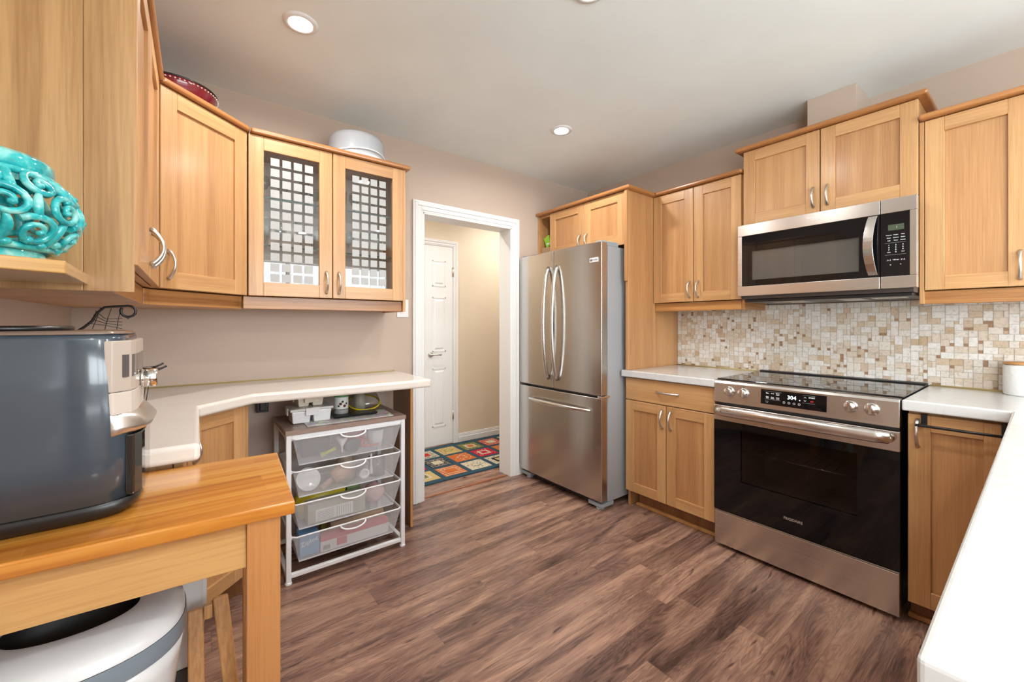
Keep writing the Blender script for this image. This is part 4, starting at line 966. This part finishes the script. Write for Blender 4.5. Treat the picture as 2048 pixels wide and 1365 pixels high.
# ------------------------------------------------------------------ cabinet above the refrigerator with tall gable
GX = 2.32
t = thing('refrigerator_cabinet', (GX, 1.735, 0), 'oak cabinet above the refrigerator with its tall side gable', 'cabinet')
MB().box(GX-.012, GX+.004, 1.729, 1.751, 1.53, ZT).box(GX+.004, XW-.001, 1.735, 1.752, ZK+.001, ZT).box(2.354, XW-.001, 1.735, 1.752, .001, ZK+.0005).build('gable', oak_p, t, bevel=.001)
m = MB(); m.box(GX+.022, XW-.001, 2.505, 2.517, 1.82, ZT).box(GX, XW-.001, 2.642, 2.654, 1.82, ZT).box(GX+.0, XW-.001, 2.517, 2.642, 1.8, 1.82)
m.box(GX+.022, XW-.001, 1.7525, 2.505, 1.80, ZT).box(2.7, XW-.001, 2.517, 2.642, 1.82, ZT).box(GX+.02, 2.7, 2.517, 2.642, ZT-.015, ZT)
m.build('body', oak_v, t, bevel=.001, seg=1)
shaker(t, RW, 1.757, 2.126, 1.80, ZT-.003, GX, -1, handle=2.096, hz=(1.825, 1.915))
shaker(t, RW, 2.131, 2.503, 1.80, ZT-.003, GX, -1, handle=2.163, hz=(1.825, 1.915))
MB().prism([(1.700, GX-.03), (2.654, GX-.03), (2.654, XW-.001), (1.700, XW-.001)], ZT+.001, ZT+.025, 0, RW).build('crown', crown_m, t, bevel=.009, seg=3)
MB().box(GX-.006, GX+.02, 1.757, 2.50, 1.782, 1.799).build('bottom_rail', oak_h, t, bevel=.001)
tag(MB().box(2.345, 2.45, 2.52, 2.635, 1.8205, 1.885).build('cardboard_box', plain('brown_cardboard', (.42, .27, .16), .7), loc=(2.4, 2.58, 1.82), bevel=.002), 'small brown cardboard box in the open slot above the refrigerator', 'box')
m = MB(); cz = 1.975
m.loft([[(2.37, 2.53, 1.91), (2.42, 2.53, 1.91), (2.42, 2.60, 1.887), (2.37, 2.60, 1.887)], [(2.37, 2.575, 1.995), (2.42, 2.575, 1.995), (2.42, 2.635, 1.965), (2.37, 2.635, 1.965)]], 0, False)
m.box(2.369, 2.4205, 2.545, 2.60, 1.913, 1.925, 1)
tag(m.build('green_carton', [plain('lime_green_card', (.28, .62, .05), .4), whiteplas], loc=(2.4, 2.57, 1.89), bevel=.002), 'tilted green and white carton resting on the cardboard box above the refrigerator', 'box')

# ------------------------------------------------------------------ right wall upper cabinets
UXF = 2.62
def upper(name, label, y0, y1, doors, z0, z1, xf, valance=True, crown=True, cy=(0, 0), zc=None, gables=None, cat='cabinet'):
    t = thing(name, (xf, y0, z0), label, cat)
    MB().box(xf+.022, XW-.001, y0, y1, z0, z1).build('body', oak_v, t, bevel=.001, seg=1)
    for a0, a1, hd, hz in doors: shaker(t, RW, a0, a1, z0, z1-.003, xf, -1, handle=hd, hz=hz)
    if valance: MB().box(xf+.022, xf+.042, y0+.02, y1, z0-.062, z0-.004).box(xf+.022, XW-.0115, y0, y0+.019, z0-.062, z0-.001).box(xf+.045, XW-.0115, y0+.02, y1, z0-.016, z0-.001).build('valance', val_m, t, bevel=.002)
    MB().prism([(y0+cy[0], xf-.03), (y1+cy[1], xf-.03), (y1+cy[1], XW-.001), (y0+cy[0], XW-.001)], z1+.001, z1+.025, 0, RW).build('crown', crown_m, t, bevel=.009, seg=3)
    return t
t = upper('upper_cabinet', 'oak two-door wall cabinet between the refrigerator and the microwave', 1.118, 1.7335, [(1.130, 1.430, 1.400, (1.415, 1.522)), (1.435, 1.731, 1.459, (1.415, 1.522))], 1.388, 2.150, UXF, cy=(0, -.0345))
t = upper('upper_cabinet', 'taller oak two-door wall cabinet above the microwave', .358, 1.1165, [(.358, .727, .697, (1.86, 1.962)), (.732, 1.1115, .759, (1.86, 1.962))], 1.828, 2.268, UXF-.01, valance=False, cy=(-.035, .035))
t = upper('upper_cabinet', 'oak wall cabinet at the right edge, beside the microwave', -.60, .355, [(.035, .338, .065, (1.418, 1.53)), (-.27, .030, -.0, (1.418, 1.53)), (-.575, -.275, -.54, (1.418, 1.53))], 1.390, 2.158, UXF)
MB().box(UXF, UXF+.02, .340, .355, 1.328, 2.155).build('filler_strip', oak_v, t, bevel=.001)
tag(MB().box(2.705, XW-.001, .600, .815, 2.294, ZC-.001).build('duct_cover', wall_m, loc=(2.8, .7, 2.294), bevel=.001), 'taupe boxed duct rising from the cabinet above the microwave to the ceiling', 'duct')

# ------------------------------------------------------------------ microwave
MX, MY0, MY1, MZ0, MZ1 = 2.50, .345, 1.097, 1.398, 1.806
t = thing('microwave', (MX, MY0, MZ0), 'stainless over-the-range microwave above the stove', 'microwave')
MB().box(MX+.035, XW-.018, MY0+.014, MY1-.003, MZ0-.018, MZ1-.002).build('body', plain('brown_black_metal', (.06, .045, .04), .4), t, bevel=.003)
ys = .4685
m = MB(); m.box(MX, MX+.034, ys+.0015, MY1, MZ0, 1.4535).box(MX, MX+.034, ys+.0015, MY1, 1.741, MZ1).box(MX, MX+.034, 1.074, MY1, 1.4535, 1.741)
md = m.build('door', steel_m, t, bevel=.002)
MB().box(MX+.0015, MX+.012, ys+.0015, 1.0738, 1.4537, 1.7408).box(MX+.012, MX+.034, ys+.002, .545, 1.4537, 1.7408).build('door_frame_black', black_glass, md) if False else None
g = MB(); y0, y1, z0, z1 = .545, 1.022, 1.487, 1.651
g.box(MX+.001, MX+.012, ys+.0015, y0, 1.4537, 1.7408).box(MX+.001, MX+.012, y1, 1.0738, 1.4537, 1.7408).box(MX+.001, MX+.012, y0, y1, 1.4537, z0).box(MX+.001, MX+.012, y0, y1, z1, 1.7408)
g.build('door_glass', black_glass, md)
MB().box(MX+.002, MX+.006, y0, y1, z0, z1).build('window', mw_glass, md)
scr = plain('perforated_screen', (.23, .225, .21), .4)
MB().box(MX+.0125, MX+.0135, y0-.03, y1+.03, z0-.02, z1+.02).build('perforated_screen', scr, md)
m = MB(); m.box(MX, MX+.034, MY0, ys-.0015, MZ0, 1.4535).box(MX, MX+.034, MY0, ys-.0015, 1.741, MZ1).box(MX, MX+.034, MY0, .3695, 1.4535, 1.741)
mp_ = m.build('control_housing', steel_m, t, bevel=.002)
kp = MB().box(MX+.001, MX+.012, .3697, ys-.0015, 1.4537, 1.7408).build('keypad', black_glass, t)
MB().box(MX+.0004, MX+.001, .388, .441, 1.661, 1.687).build('display', lcd_bg, kp)
rtxt(kp, ':', .412, 1.675, MX, .016, glow_print_white, 'display_dots')
words = [['Popcorn', 'Potato', 'Pizza'], ['Cook', 'Defrost', 'Steam'], ['Add', 'Timer', 'Reheat']]
for r_, row in enumerate(words):
    for c, wd in enumerate(row): rtxt(kp, wd, .4385-.0235*c, 1.640-.0125*r_, MX+.0004, .0058, glow_print_white)
for r_, row in enumerate((['1', '2', '3'], ['4', '5', '6'], ['7', '8', '9'], ['Clear', '0', 'Start'])):
    for c, wd in enumerate(row): rtxt(kp, wd, .4385-.0235*c, 1.594-.0105*r_, MX+.0004, .0085 if len(wd) == 1 else .0055, glow_print_white)
for c, wd in enumerate(('[ o ]', '+30 sec', '[ o ]')): rtxt(kp, wd, .4385-.0235*c, 1.527, MX+.0004, .007, glow_print_white)
rtxt(kp, 'o', .433, 1.506, MX+.0004, .009, glow_print_white); rtxt(kp, 'v', .399, 1.506, MX+.0004, .009, glow_print_white)
for z in (1.6045, 1.550): MB().box(MX+.0006, MX+.001, .382, .452, z, z+.0006).build('printed_line', print_grey, kp)
rtxt(md, 'Whirlpool', .720, 1.7805, MX-.0002, .0175, whiteplas, label='white script lettering reading Whirlpool')
MB().tube([(MX-.0005, .720+.024*math.cos(a), 1.7775+.009*math.sin(a)) for a in [math.radians(200+i*12) for i in range(13)]], .0006, 6).build('logo_swoosh', whiteplas, md)
# curved flat bar handle
L = []
for i in range(17):
    u = i/16; k = math.sin(PI*u); z = 1.4625+.275*u; x = MX-.004-.040*k**.7
    yy = .012*k
    L.append([(x, .476+yy*.9, z), (x, .5105+yy, z), (x+.006, .5105+yy, z), (x+.006, .476+yy*.9, z)])
hb = MB(); hb.loft(L, 0, False); hb.build('handle', steel('satin_bar', (.72, .68, .64), .18), md, bevel=.0015)
MB().box(MX+.045, XW-.03, MY0+.02, MY1-.02, MZ0-.034, MZ0-.0185).build('underside_vent', black_plas, t, bevel=.003)
for y in (.46, .90): MB().box(MX+.10, MX+.20, y-.06, y+.06, MZ0-.037, MZ0-.0345).build('under_light_lens', plain('pale_lens', (.55, .50, .42), .3), t)
for y in (.60, .84): MB().box(MX+.07, MX+.27, y-.05, y+.05, MZ0-.038, MZ0-.0345).build('grease_filter', nickel, t)

# ------------------------------------------------------------------ tile backsplash
def splash():
    m = MB(); U = .0155; y_hi, z_lo = 1.7335, ZK+.001
    ny, nz = int((y_hi+.60)/U), 28
    m.box(y_hi-ny*U, y_hi, XW-.006, XW-.0005, z_lo, z_lo+nz*U-.001, 6, RW)
    occ = [[False]*nz for _ in range(ny)]
    rnd = random.Random(11)
    sizes = [(1, 1), (2, 2), (3, 2), (2, 3), (2, 1), (1, 2), (3, 3), (2, 2), (3, 2), (1, 2), (2, 1)]
    for j in range(nz-1, -1, -1):
        for i in range(ny):
            if occ[i][j]: continue
            opts = []
            for a, c in sizes:
                if i+a > ny or j-c+1 < 0: continue
                if any(occ[i+p][j-q] for p in range(a) for q in range(c)): continue
                opts.append((a, c))
            wts = {(1, 1): 1.3, (2, 2): 4, (3, 2): 4.5, (2, 3): 3.2, (2, 1): .6, (1, 2): .6, (3, 3): .9}
            a, c = rnd.choices(opts, [wts[o] for o in opts])[0]
            for p in range(a):
                for q in range(c): occ[i+p][j-q] = True
            if (a, c) == (1, 1): mi = rnd.choices([5, 4, 0, 3], [6, 1, 1, 1])[0]
            else: mi = rnd.choices([0, 1, 2, 3, 4], [4, 3.4, 3.4, 1.4, .45])[0]
            g = .0005; Y1 = y_hi-i*U-g; Y0 = y_hi-(i+a)*U+g; Z1 = z_lo+(j+1)*U-g; Z0 = z_lo+(j-c+1)*U+g
            e_ = .001; X = XW-.0095; Xb = XW-.006
            m.loft([[(Xb, Y0, Z0), (Xb, Y1, Z0), (Xb, Y1, Z1), (Xb, Y0, Z1)], [(X, Y0+e_, Z0+e_), (X, Y1-e_, Z0+e_), (X, Y1-e_, Z1-e_), (X, Y0+e_, Z1-e_)]], mi, False, cap0=False)
    return m
tag(splash().build('tile_backsplash', TILES+[grout_m], loc=(XW, .6, ZK)), 'beige and white travertine mosaic backsplash with small brown squares behind the stove', 'backsplash')
pz = ZK+.001+28*.0155-.001
for i in range(5):
    y0 = .36+.15*i; tag(MB().box(y0+.001, y0+.149, XW-.016, XW-.0005, pz+.001, pz+.017, 0, RW).build('pencil_tile', pencil_m, loc=(XW, y0, pz), bevel=.005), 'dark brown pencil border tile below the microwave, ' + ['rightmost', 'second from right', 'middle', 'second from left', 'leftmost'][i] + ' of the row', 'tile', 'brown pencil border tiles')

# ------------------------------------------------------------------ base cabinets and counters, right
CX = 2.303
t = thing('countertop', (CX, 1.137, ZK-.044), 'short white countertop between refrigerator gable and stove', 'countertop')
MB().prism([(1.1375, CX), (1.774, CX), (1.774, 2.3525), (1.734, 2.3525), (1.734, XW-.011), (1.1375, XW-.011)], ZK-.044, ZK, 0, RW).build('slab', quartz, t, bevel=.006, seg=3)
MB().tube([(XW-.012, 1.14, ZK+.003), (XW-.012, 1.732, ZK+.003)], .004, 6).build('caulk_bead', caulk_m, t)
BX = 2.332
t = thing('base_cabinet', (BX, 1.145, 0), 'oak base cabinet with one drawer over two doors, left of the stove', 'cabinet')
MB().box(BX+.022, XW-.001, 1.155, 1.734, .104, ZK-.045).build('body', oak_v, t, bevel=.001, seg=1)
MB().box(BX+.0205, BX+.0215, 1.16, 1.73, .7225, .7275).build('divider_rail', oak_h, t)
shaker(t, RW, 1.148, 1.450, .108, .722, BX, -1, handle=1.420, hz=(.578, .694), mats=[oak_v, oak_h, oak_p])
shaker(t, RW, 1.455, 1.756, .108, .722, BX, -1, handle=1.478, hz=(.578, .694))
dd_ = shaker(t, RW, 1.148, 1.756, .728, .874, BX, -1, drawer=True, name='drawer')
arch_handle(dd_, RW, 1.365, .805, .805, BX, -1, a1=1.515)
MB().box(BX+.075, BX+.095, 1.155, 1.70, .001, .103).build('toe_kick', dark_wood, t)
MB().box(BX+.055, BX+.074, 1.155, 1.712, .001, .020).build('floor_strip', edge_wood, t, bevel=.003)
# right base cabinet
t = thing('base_cabinet', (BX, .09, 0), 'oak base cabinet with one tall door and towel rail, right of the stove', 'cabinet')
MB().box(BX+.022, XW-.001, .075, .352, .104, ZK-.060).box(BX+.03, XW-.001, .075, .352, ZK-.060, ZK-.0445).build('body', oak_v, t, bevel=.001, seg=1)
shaker(t, RW, .078, .350, .092, .868, BX, -1, handle=.321, hz=(.738, .848), st=.066)
MB().box(BX+.075, BX+.095, -.2, .352, .001, .103).build('toe_kick', dark_wood, t)
MB().box(BX+.055, BX+.074, .02, .358, .001, .020).build('floor_strip', edge_wood, t, bevel=.003)
tr_ = thing('towel_bar', (BX-.02, .31, .84), 'black over-the-door towel bar on the base cabinet right of the stove', 'towel bar')
MB().tube([(BX-.052, .322, .833), (BX-.052, .078, .833)], .0055, 12).build('bar', black_metal, tr_)
for y in (.302, .092):
    MB().box(BX-.004, BX-.0015, y-.009, y+.009, .826, .8695).box(BX-.052, BX-.0015, y-.007, y+.007, .829, .837).box(BX-.004, BX+.018, y-.009, y+.009, .8695, .8715).build('hook_strap', black_metal, tr_)
# peninsula countertop (L shaped)
PY, PX, PY2 = .075, .535, -.58
t = thing('peninsula_countertop', (PX, PY2, ZK-.044), 'long white quartz countertop from the stove corner to the bottom right edge', 'countertop')
MB().prism([(PX, PY), (2.303, PY), (2.303, .3645), (XW-.001, .3645), (XW-.001, PY2), (PX, PY2)], ZK-.044, ZK).build('slab', quartz, t, bevel=.006, seg=3)
MB().tube([(XW-.012, -.55, ZK+.003), (XW-.012, .36, ZK+.003)], .004, 6).build('caulk_bead', caulk_m, t)
t = thing('peninsula_cabinet', (PX+.03, PY-.03, 0), 'oak cabinet run carrying the peninsula countertop', 'cabinet')
MB().box(PX+.03, 2.25, PY2+.03, PY-.05, .10, ZK-.045).build('body', oak_v, t, bevel=.001, seg=1)
MB().box(PX+.08, 2.25, PY2+.08, PY-.10, .001, .0995).build('toe_kick', dark_wood, t)
for i in range(4): shaker(t, BW, PX+.035+i*.42, PX+.45+i*.42, .115, .87, PY-.028, 1, handle=PX+.07+i*.42, hz=(.73, .84))
# canister
kc = (2.862, .055, ZK+.0005)
t = thing('ceramic_canister', kc, 'white embossed ceramic canister with wooden lid at the right edge of the counter', 'canister')
cm, n_, b_ = mat('embossed_ceramic'); b_.inputs['Base Color'].default_value = (.82, .82, .81, 1); b_.inputs['Roughness'].default_value = .3
tt = N(n_, 'ShaderNodeTexCoord'); vo = N(n_, 'ShaderNodeTexVoronoi', i_Scale=60.0); n_.links.new(tt.outputs['Object'], vo.inputs['Vector'])
bp = N(n_, 'ShaderNodeBump', i_Strength=.6, i_Distance=.002); n_.links.new(vo.outputs['Distance'], bp.inputs['Height']); n_.links.new(bp.outputs[0], b_.inputs['Normal'])
MB().lathe(kc, [(0, 0), (.062, 0), (.066, .006), (.066, .125), (.062, .134), (.058, .134), (0, .13)], 40).build('pot', cm, t)
MB().lathe(kc, [(.0, .1345), (.067, .1345), (.067, .142), (.062, .145), (0, .146)], 40).build('lid', wood('canister_lid_wood', (.36, .15, .05), (.58, .29, .10), False), t)

# ------------------------------------------------------------------ the range
RX, RY0, RY1 = 2.30, .3695, 1.1355
t = thing('kitchen_range', (RX, RY0, 0), 'stainless slide-in electric range with black glass oven door and cooktop', 'stove')
b_ = MB(); c0, c1, c2, c3 = .482, 1.021, .337, .719
b_.box(RX+.045, XW-.02, RY0+.006, c0, .04, .905).box(RX+.045, XW-.02, c1, RY1-.006, .04, .905).box(RX+.045, XW-.02, c0, c1, .04, c2).box(RX+.045, XW-.02, c0, c1, c3, .905).box(RX+.37, XW-.02, c0, c1, c2, c3)
b_.build('body', black_plas, t)
# control fascia, slightly sloped
fa_ = MB(); fa_.loft([[(RX-.004, RY0, .806), (RX-.004, RY1, .806), (RX+.044, RY1, .806), (RX+.044, RY0, .806)], [(RX+.002, RY0, .912), (RX+.002, RY1, .912), (RX+.044, RY1, .912), (RX+.044, RY0, .912)],
                      [(RX+.012, RY0, .924), (RX+.012, RY1, .924), (RX+.044, RY1, .924), (RX+.044, RY0, .924)]], 0, False)
fc = fa_.build('control_fascia', steel_m, t, bevel=.003)
nz_ = Vector((-1, 0, .057)).normalized(); upv = Vector((.057, 0, 1)).normalized()
def fpt(y, z, off=0): return (RX-.004+(z-.806)*.0566-off, y, z)
cp = MB(); cp.loft([[fpt(.617, .830, -.002), fpt(.895, .830, -.002), fpt(.895, .904, -.002), fpt(.617, .904, -.002)], [fpt(.617, .830, .0008), fpt(.895, .830, .0008), fpt(.895, .904, .0008), fpt(.617, .904, .0008)]], 0, False)
cpn = cp.build('touch_panel', black_glass, t)
def ft(s, y, z, size, m, **k): return text(cpn, 'lettering', s, fpt(y, z, .0011), (0, -1, 0), tuple(upv), size, m, **k)
ft('304', .757, .876, .026, lcd_on)
MB().box(RX-.0015, RX-.0008, .7215, .7255, .8665, .8705).build('display_dot', lcd_on, cpn)
for i, wd in enumerate(('Bake', 'Broil', 'Steam\nClean')): ft(wd, .864-.023*i, .886-.001*(i == 2), .0068, glow_print_white)
for i, wd in enumerate(('Delay\nBake', 'Keep\nWarm', 'Oven\nTimer')): ft(wd, .864-.023*i, .865, .0062, glow_print_white)
ft('Air Fry', .866, .846, .005, print_grey); ft('Hold', .866, .840, .005, print_grey)
for y0, y1, z in ((.802, .876, .895), (.806, .876, .8555), (.662, .712, .896), (.662, .712, .8600)):
    MB().box(RX-.0014, RX-.0009, y0, y1, z-.0004, z+.0004).build('printed_line', print_grey, cpn) if False else None
    q0, q1 = fpt(y0, z, .0009), fpt(y1, z, .0009)
    MB().tube([q0, q1], .0004, 4).build('printed_line', print_grey, cpn)
ft('START', .6745, .887, .0088, glow_print_white); ft('OFF', .6745, .8695, .0078, glow_print_red)
for z, sg in ((.886, 1), (.870, -1)): MB().tube([fpt(.7065, z-.003*sg, .001), fpt(.702, z+.003*sg, .001), fpt(.6975, z-.003*sg, .001)], .0007, 5).build('arrow_mark', glow_print_white, cpn)
for i in range(4):
    yc = .790-.0215*i
    MB().tube([fpt(yc+.0045*math.cos(a), .8495+.0045*math.sin(a), .001) for a in [2*PI*k/14 for k in range(14)]], .0005, 4, closed=True).build('touch_icon', glow_print_white, cpn)
def knob(y):
    c = Vector(fpt(y, .871, .0))
    k = MB(); k.lathe(c, [(.0, .0), (.0265, 0), (.0265, .004), (.025, .006), (.0225, .007), (.021, .024), (.019, .027), (0, .027)], 36, axis=nz_)
    # raised grip bar
    u = Vector((0, 1, 0)); p0 = c+nz_*.027
    k.loft([[p0+u*.0075-upv*.019, p0+u*.0075+upv*.019, p0-u*.0075+upv*.019, p0-u*.0075-upv*.019], [p0+nz_*.007+u*.005-upv*.0185, p0+nz_*.007+u*.005+upv*.0185, p0+nz_*.007-u*.005+upv*.0185, p0+nz_*.007-u*.005-upv*.0185]], 0, False)
    ko = k.build('knob', steel('knob_metal', (.70, .67, .64), .2), t)
    mk = c+nz_*.0342+upv*.012; MB().box(mk.x-.0004, mk.x+.0006, mk.y-.0010, mk.y+.0010, mk.z-.003, mk.z+.004).build('pointer_mark', plain('pointer_red', (.5, .04, .03), .4), ko)
    sq = [fpt(y+.008, .9005, .0005), fpt(y-.008, .9005, .0005), fpt(y-.008, .9085, .0005), fpt(y+.008, .9085, .0005)]
    MB().tube(sq, .0005, 4, closed=True).lathe(fpt(y+.004, .9025, .0005), [(.0012, 0), (0, .001)], 8, axis=nz_).build('burner_symbol', plain('ink_dark', (.04, .04, .04), .4), t)
for y in (1.050, .979, .530, .458): knob(y)
# oven door
od = MB().box(RX, RX+.043, RY0, RY1, .706, .790).build('door', steel_m, t, bevel=.003)
g = MB(); wy0, wy1, wz0, wz1 = .508, .995, .392, .668
g.box(RX+.001, RX+.018, RY0, wy0, .212, .705).box(RX+.001, RX+.018, wy1, RY1, .212, .705).box(RX+.001, RX+.018, wy0, wy1, .212, wz0).box(RX+.001, RX+.018, wy0, wy1, wz1, .705)
g.build('door_glass', black_glass, od)
MB().box(RX+.0015, RX+.006, wy0, wy1, wz0, wz1).build('window', oven_glass, od)
m = MB(); m.box(RX+.0446, RX+.50, wy0-.03, wy1+.03, wz0-.03, wz1+.03) if False else None
cav = MB(); cav.box(RX+.36, RX+.365, wy0-.025, wy1+.025, wz0-.05, wz1+.05).box(RX+.045, RX+.36, wy1+.02, wy1+.025, wz0-.05, wz1+.05).box(RX+.045, RX+.36, wy0-.025, wy0-.02, wz0-.05, wz1+.05).box(RX+.045, RX+.36, wy0-.02, wy1+.02, wz0-.055, wz0-.05)
cav.build('oven_cavity', plain('oven_enamel', (.34, .29, .27), .4), t)
ra = MB()
for z in (.545,):
    ra.tube([(RX+.05, wy0-.015, z), (RX+.05, wy1+.015, z)], .0025, 6)
    for i in range(12): y = wy0+(wy1-wy0)*(i+.5)/12; ra.tube([(RX+.05, y, z+.001), (RX+.33, y, z+.001)], .0018, 5)
ra.build('oven_rack', chrome, t)
# handle bar
hb = MB(); L = []
pts = [(RX-.020, .392, .766), (RX-.038, .400, .766), (RX-.046, .44, .766), (RX-.049, .75, .766), (RX-.046, 1.065, .766), (RX-.038, 1.105, .766), (RX-.020, 1.112, .766)]
hb.tube(pts, [.012, .016, .0175, .0175, .0175, .016, .012], 16, up=(0, 0, 1), flat=1.5)
for y in (.40, 1.104): hb.box(RX-.024, RX+.001, y-.010, y+.010, .755, .777)
hb.build('handle', steel('oven_handle_metal', (.70, .67, .65), .2), od)
text(od, 'lettering', 'FRIGIDAIRE', (RX+.0006, .7525, .281), (0, -1, 0), (0, 0, 1), .0185, plain('logo_tan', (.50, .40, .34), .35), xs=.86, label='silver lettering reading FRIGIDAIRE')
MB().box(RX+.004, RX+.043, RY0+.002, RY1-.002, .022, .200).box(RX+.010, RX+.043, RY0+.002, RY1-.002, .200, .205).build('storage_drawer', steel_m, t, bevel=.003)
MB().box(RX+.02, RX+.044, RY0+.004, RY1-.004, .791, .8055).build('vent_gap', black_plas, t)
for y in (RY0+.05, RY1-.05): MB().lathe((RX+.07, y, .001), [(.02, 0), (.02, .02), (.012, .039)], 16).build('foot', nickel, t)
ct = MB().box(RX+.0445, 2.905, RY0-.004, RY1+.004, .927, .932).build('cooktop', black_glass, t, bevel=.002)
MB().box(RX+.0445, 2.905, RY0+.0, RY1, .9055, .9265).build('cooktop_frame', black_plas, t)
MB().box(2.906, XW-.011, RY0-.004, RY1+.004, .906, .940).build('rear_vent_trim', black_plas, t, bevel=.004)
ringm = plain('burner_ring_grey', (.10, .10, .10), .25)
for (x, y, r) in ((2.49, .925, .115), (2.49, .56, .125), (2.76, .93, .08), (2.76, .57, .08), (2.49, .56, .085), (2.62, .745, .05)):
    MB().lathe((x, y, .9321), [(r-.0015, 0), (r-.0015, .0003), (r+.0015, .0003), (r+.0015, 0)], 56, caps=False).build('burner_ring', ringm, ct)
m = MB().box(RX+.012, RX+.044, RY0-.0, RY1+.0, .9245, .9265); m.build('front_lip', steel_m, t)

# ------------------------------------------------------------------ rug in the hall
def rug():
    m = MB(); x0, x1, y0, y1 = .66, 2.95, 2.885, 3.715
    m.box(x0, x1, y0, y1, .001, .011, 0)
    P = .248; cxs = [1.695+P*i for i in range(-4, 5)]; cys = [3.04, 3.288, 3.538]
    # 0 navy 1 orange 2 cream 3 crimson 4 olive 5 gold 6 black 7 red
    scheme = [[(5, 6, 2), (4, 2, 1), (3, 2, 5), (5, 2, 4), (1, 2, 1), (2, 0, 1), (2, 6, 5), (1, 5, 3), (4, 2, 1)],
              [(1, 2, 5), (5, 0, 2), (2, 3, 1), (3, 7, 2), (6, 2, 2), (1, 2, 5), (3, 2, 3), (1, 5, 2), (2, 6, 4)],
              [(3, 2, 1), (2, 6, 1), (4, 5, 2), (1, 2, 3), (2, 6, 7), (5, 4, 2), (4, 2, 1), (7, 2, 2), (5, 6, 1)]]
    rnd = random.Random(5)
    for r, yc in enumerate(cys):
        for c, xc in enumerate(cxs):
            if xc-.1 < x0 or xc+.1 > x1: continue
            A, B, D = scheme[r][c]; h = .102
            m.box(xc-h, xc+h, yc-h, yc+h, .0112, .0118, A)
            st = (r*3+c) % 3
            if st == 0:      # nested frame
                m.box(xc-.055, xc+.055, yc-.055, yc+.055, .0118, .0121, B); m.box(xc-.032, xc+.032, yc-.032, yc+.032, .0121, .0124, D)
            elif st == 1:    # stripes with a centre block
                for k in range(6): m.box(xc-.092, xc+.092, yc-.09+.034*k, yc-.082+.034*k, .0118, .0120, B)
                m.box(xc-.045, xc+.045, yc-.04, yc+.04, .0120, .0123, D)
            for k in range(28):
                a, b = rnd.uniform(-.09, .09), rnd.uniform(-.09, .09)
                if max(abs(a), abs(b)) < .058 and st != 2: continue
                m.box(xc+a-.005, xc+a+.005, yc+b-.004, yc+b+.004, .0121, .0125, B if B != A else 2)
            if st == 2:
                for k in range(8):
                    a = 2*PI*k/8; m.box(xc+.04*math.cos(a)-.009, xc+.04*math.cos(a)+.009, yc+.04*math.sin(a)-.004, yc+.04*math.sin(a)+.004, .0121, .0126, B)
    return m
def wool(name, col):
    m, n, b = mat(name); t = N(n, 'ShaderNodeTexCoord'); no = N(n, 'ShaderNodeTexNoise', i_Scale=220.0, i_Detail=3.0); n.links.new(t.outputs['Object'], no.inputs['Vector'])
    r = ramp(n, [(.3, tuple(c*.6 for c in col)), (.7, tuple(min(1, c*1.35) for c in col))]); n.links.new(no.outputs['Fac'], r.inputs[0]); n.links.new(r.outputs[0], b.inputs['Base Color'])
    b.inputs['Roughness'].default_value = .95; b.inputs['Specular IOR Level'].default_value = .1
    bp = N(n, 'ShaderNodeBump', i_Strength=.5, i_Distance=.002); n.links.new(no.outputs['Fac'], bp.inputs['Height']); n.links.new(bp.outputs[0], b.inputs['Normal'])
    return m
tag(rug().build('hall_rug', [wool('rug_navy', (.035, .075, .10)), wool('rug_orange', (.50, .13, .035)), wool('rug_cream', (.54, .47, .34)), wool('rug_crimson', (.45, .02, .05)),
                 wool('rug_olive', (.17, .17, .05)), wool('rug_gold', (.50, .36, .15)), wool('rug_black', (.02, .02, .035)), wool('rug_red', (.45, .04, .03))], loc=(1.8, 3.3, 0)), 'navy hall rug with colourful patterned squares beyond the doorway', 'rug')

# mesh datablock names follow their objects
for o in bpy.data.objects:
    if o.data and hasattr(o.data, 'name'): o.data.name = o.name
    if 'wloc' in o: del o['wloc']
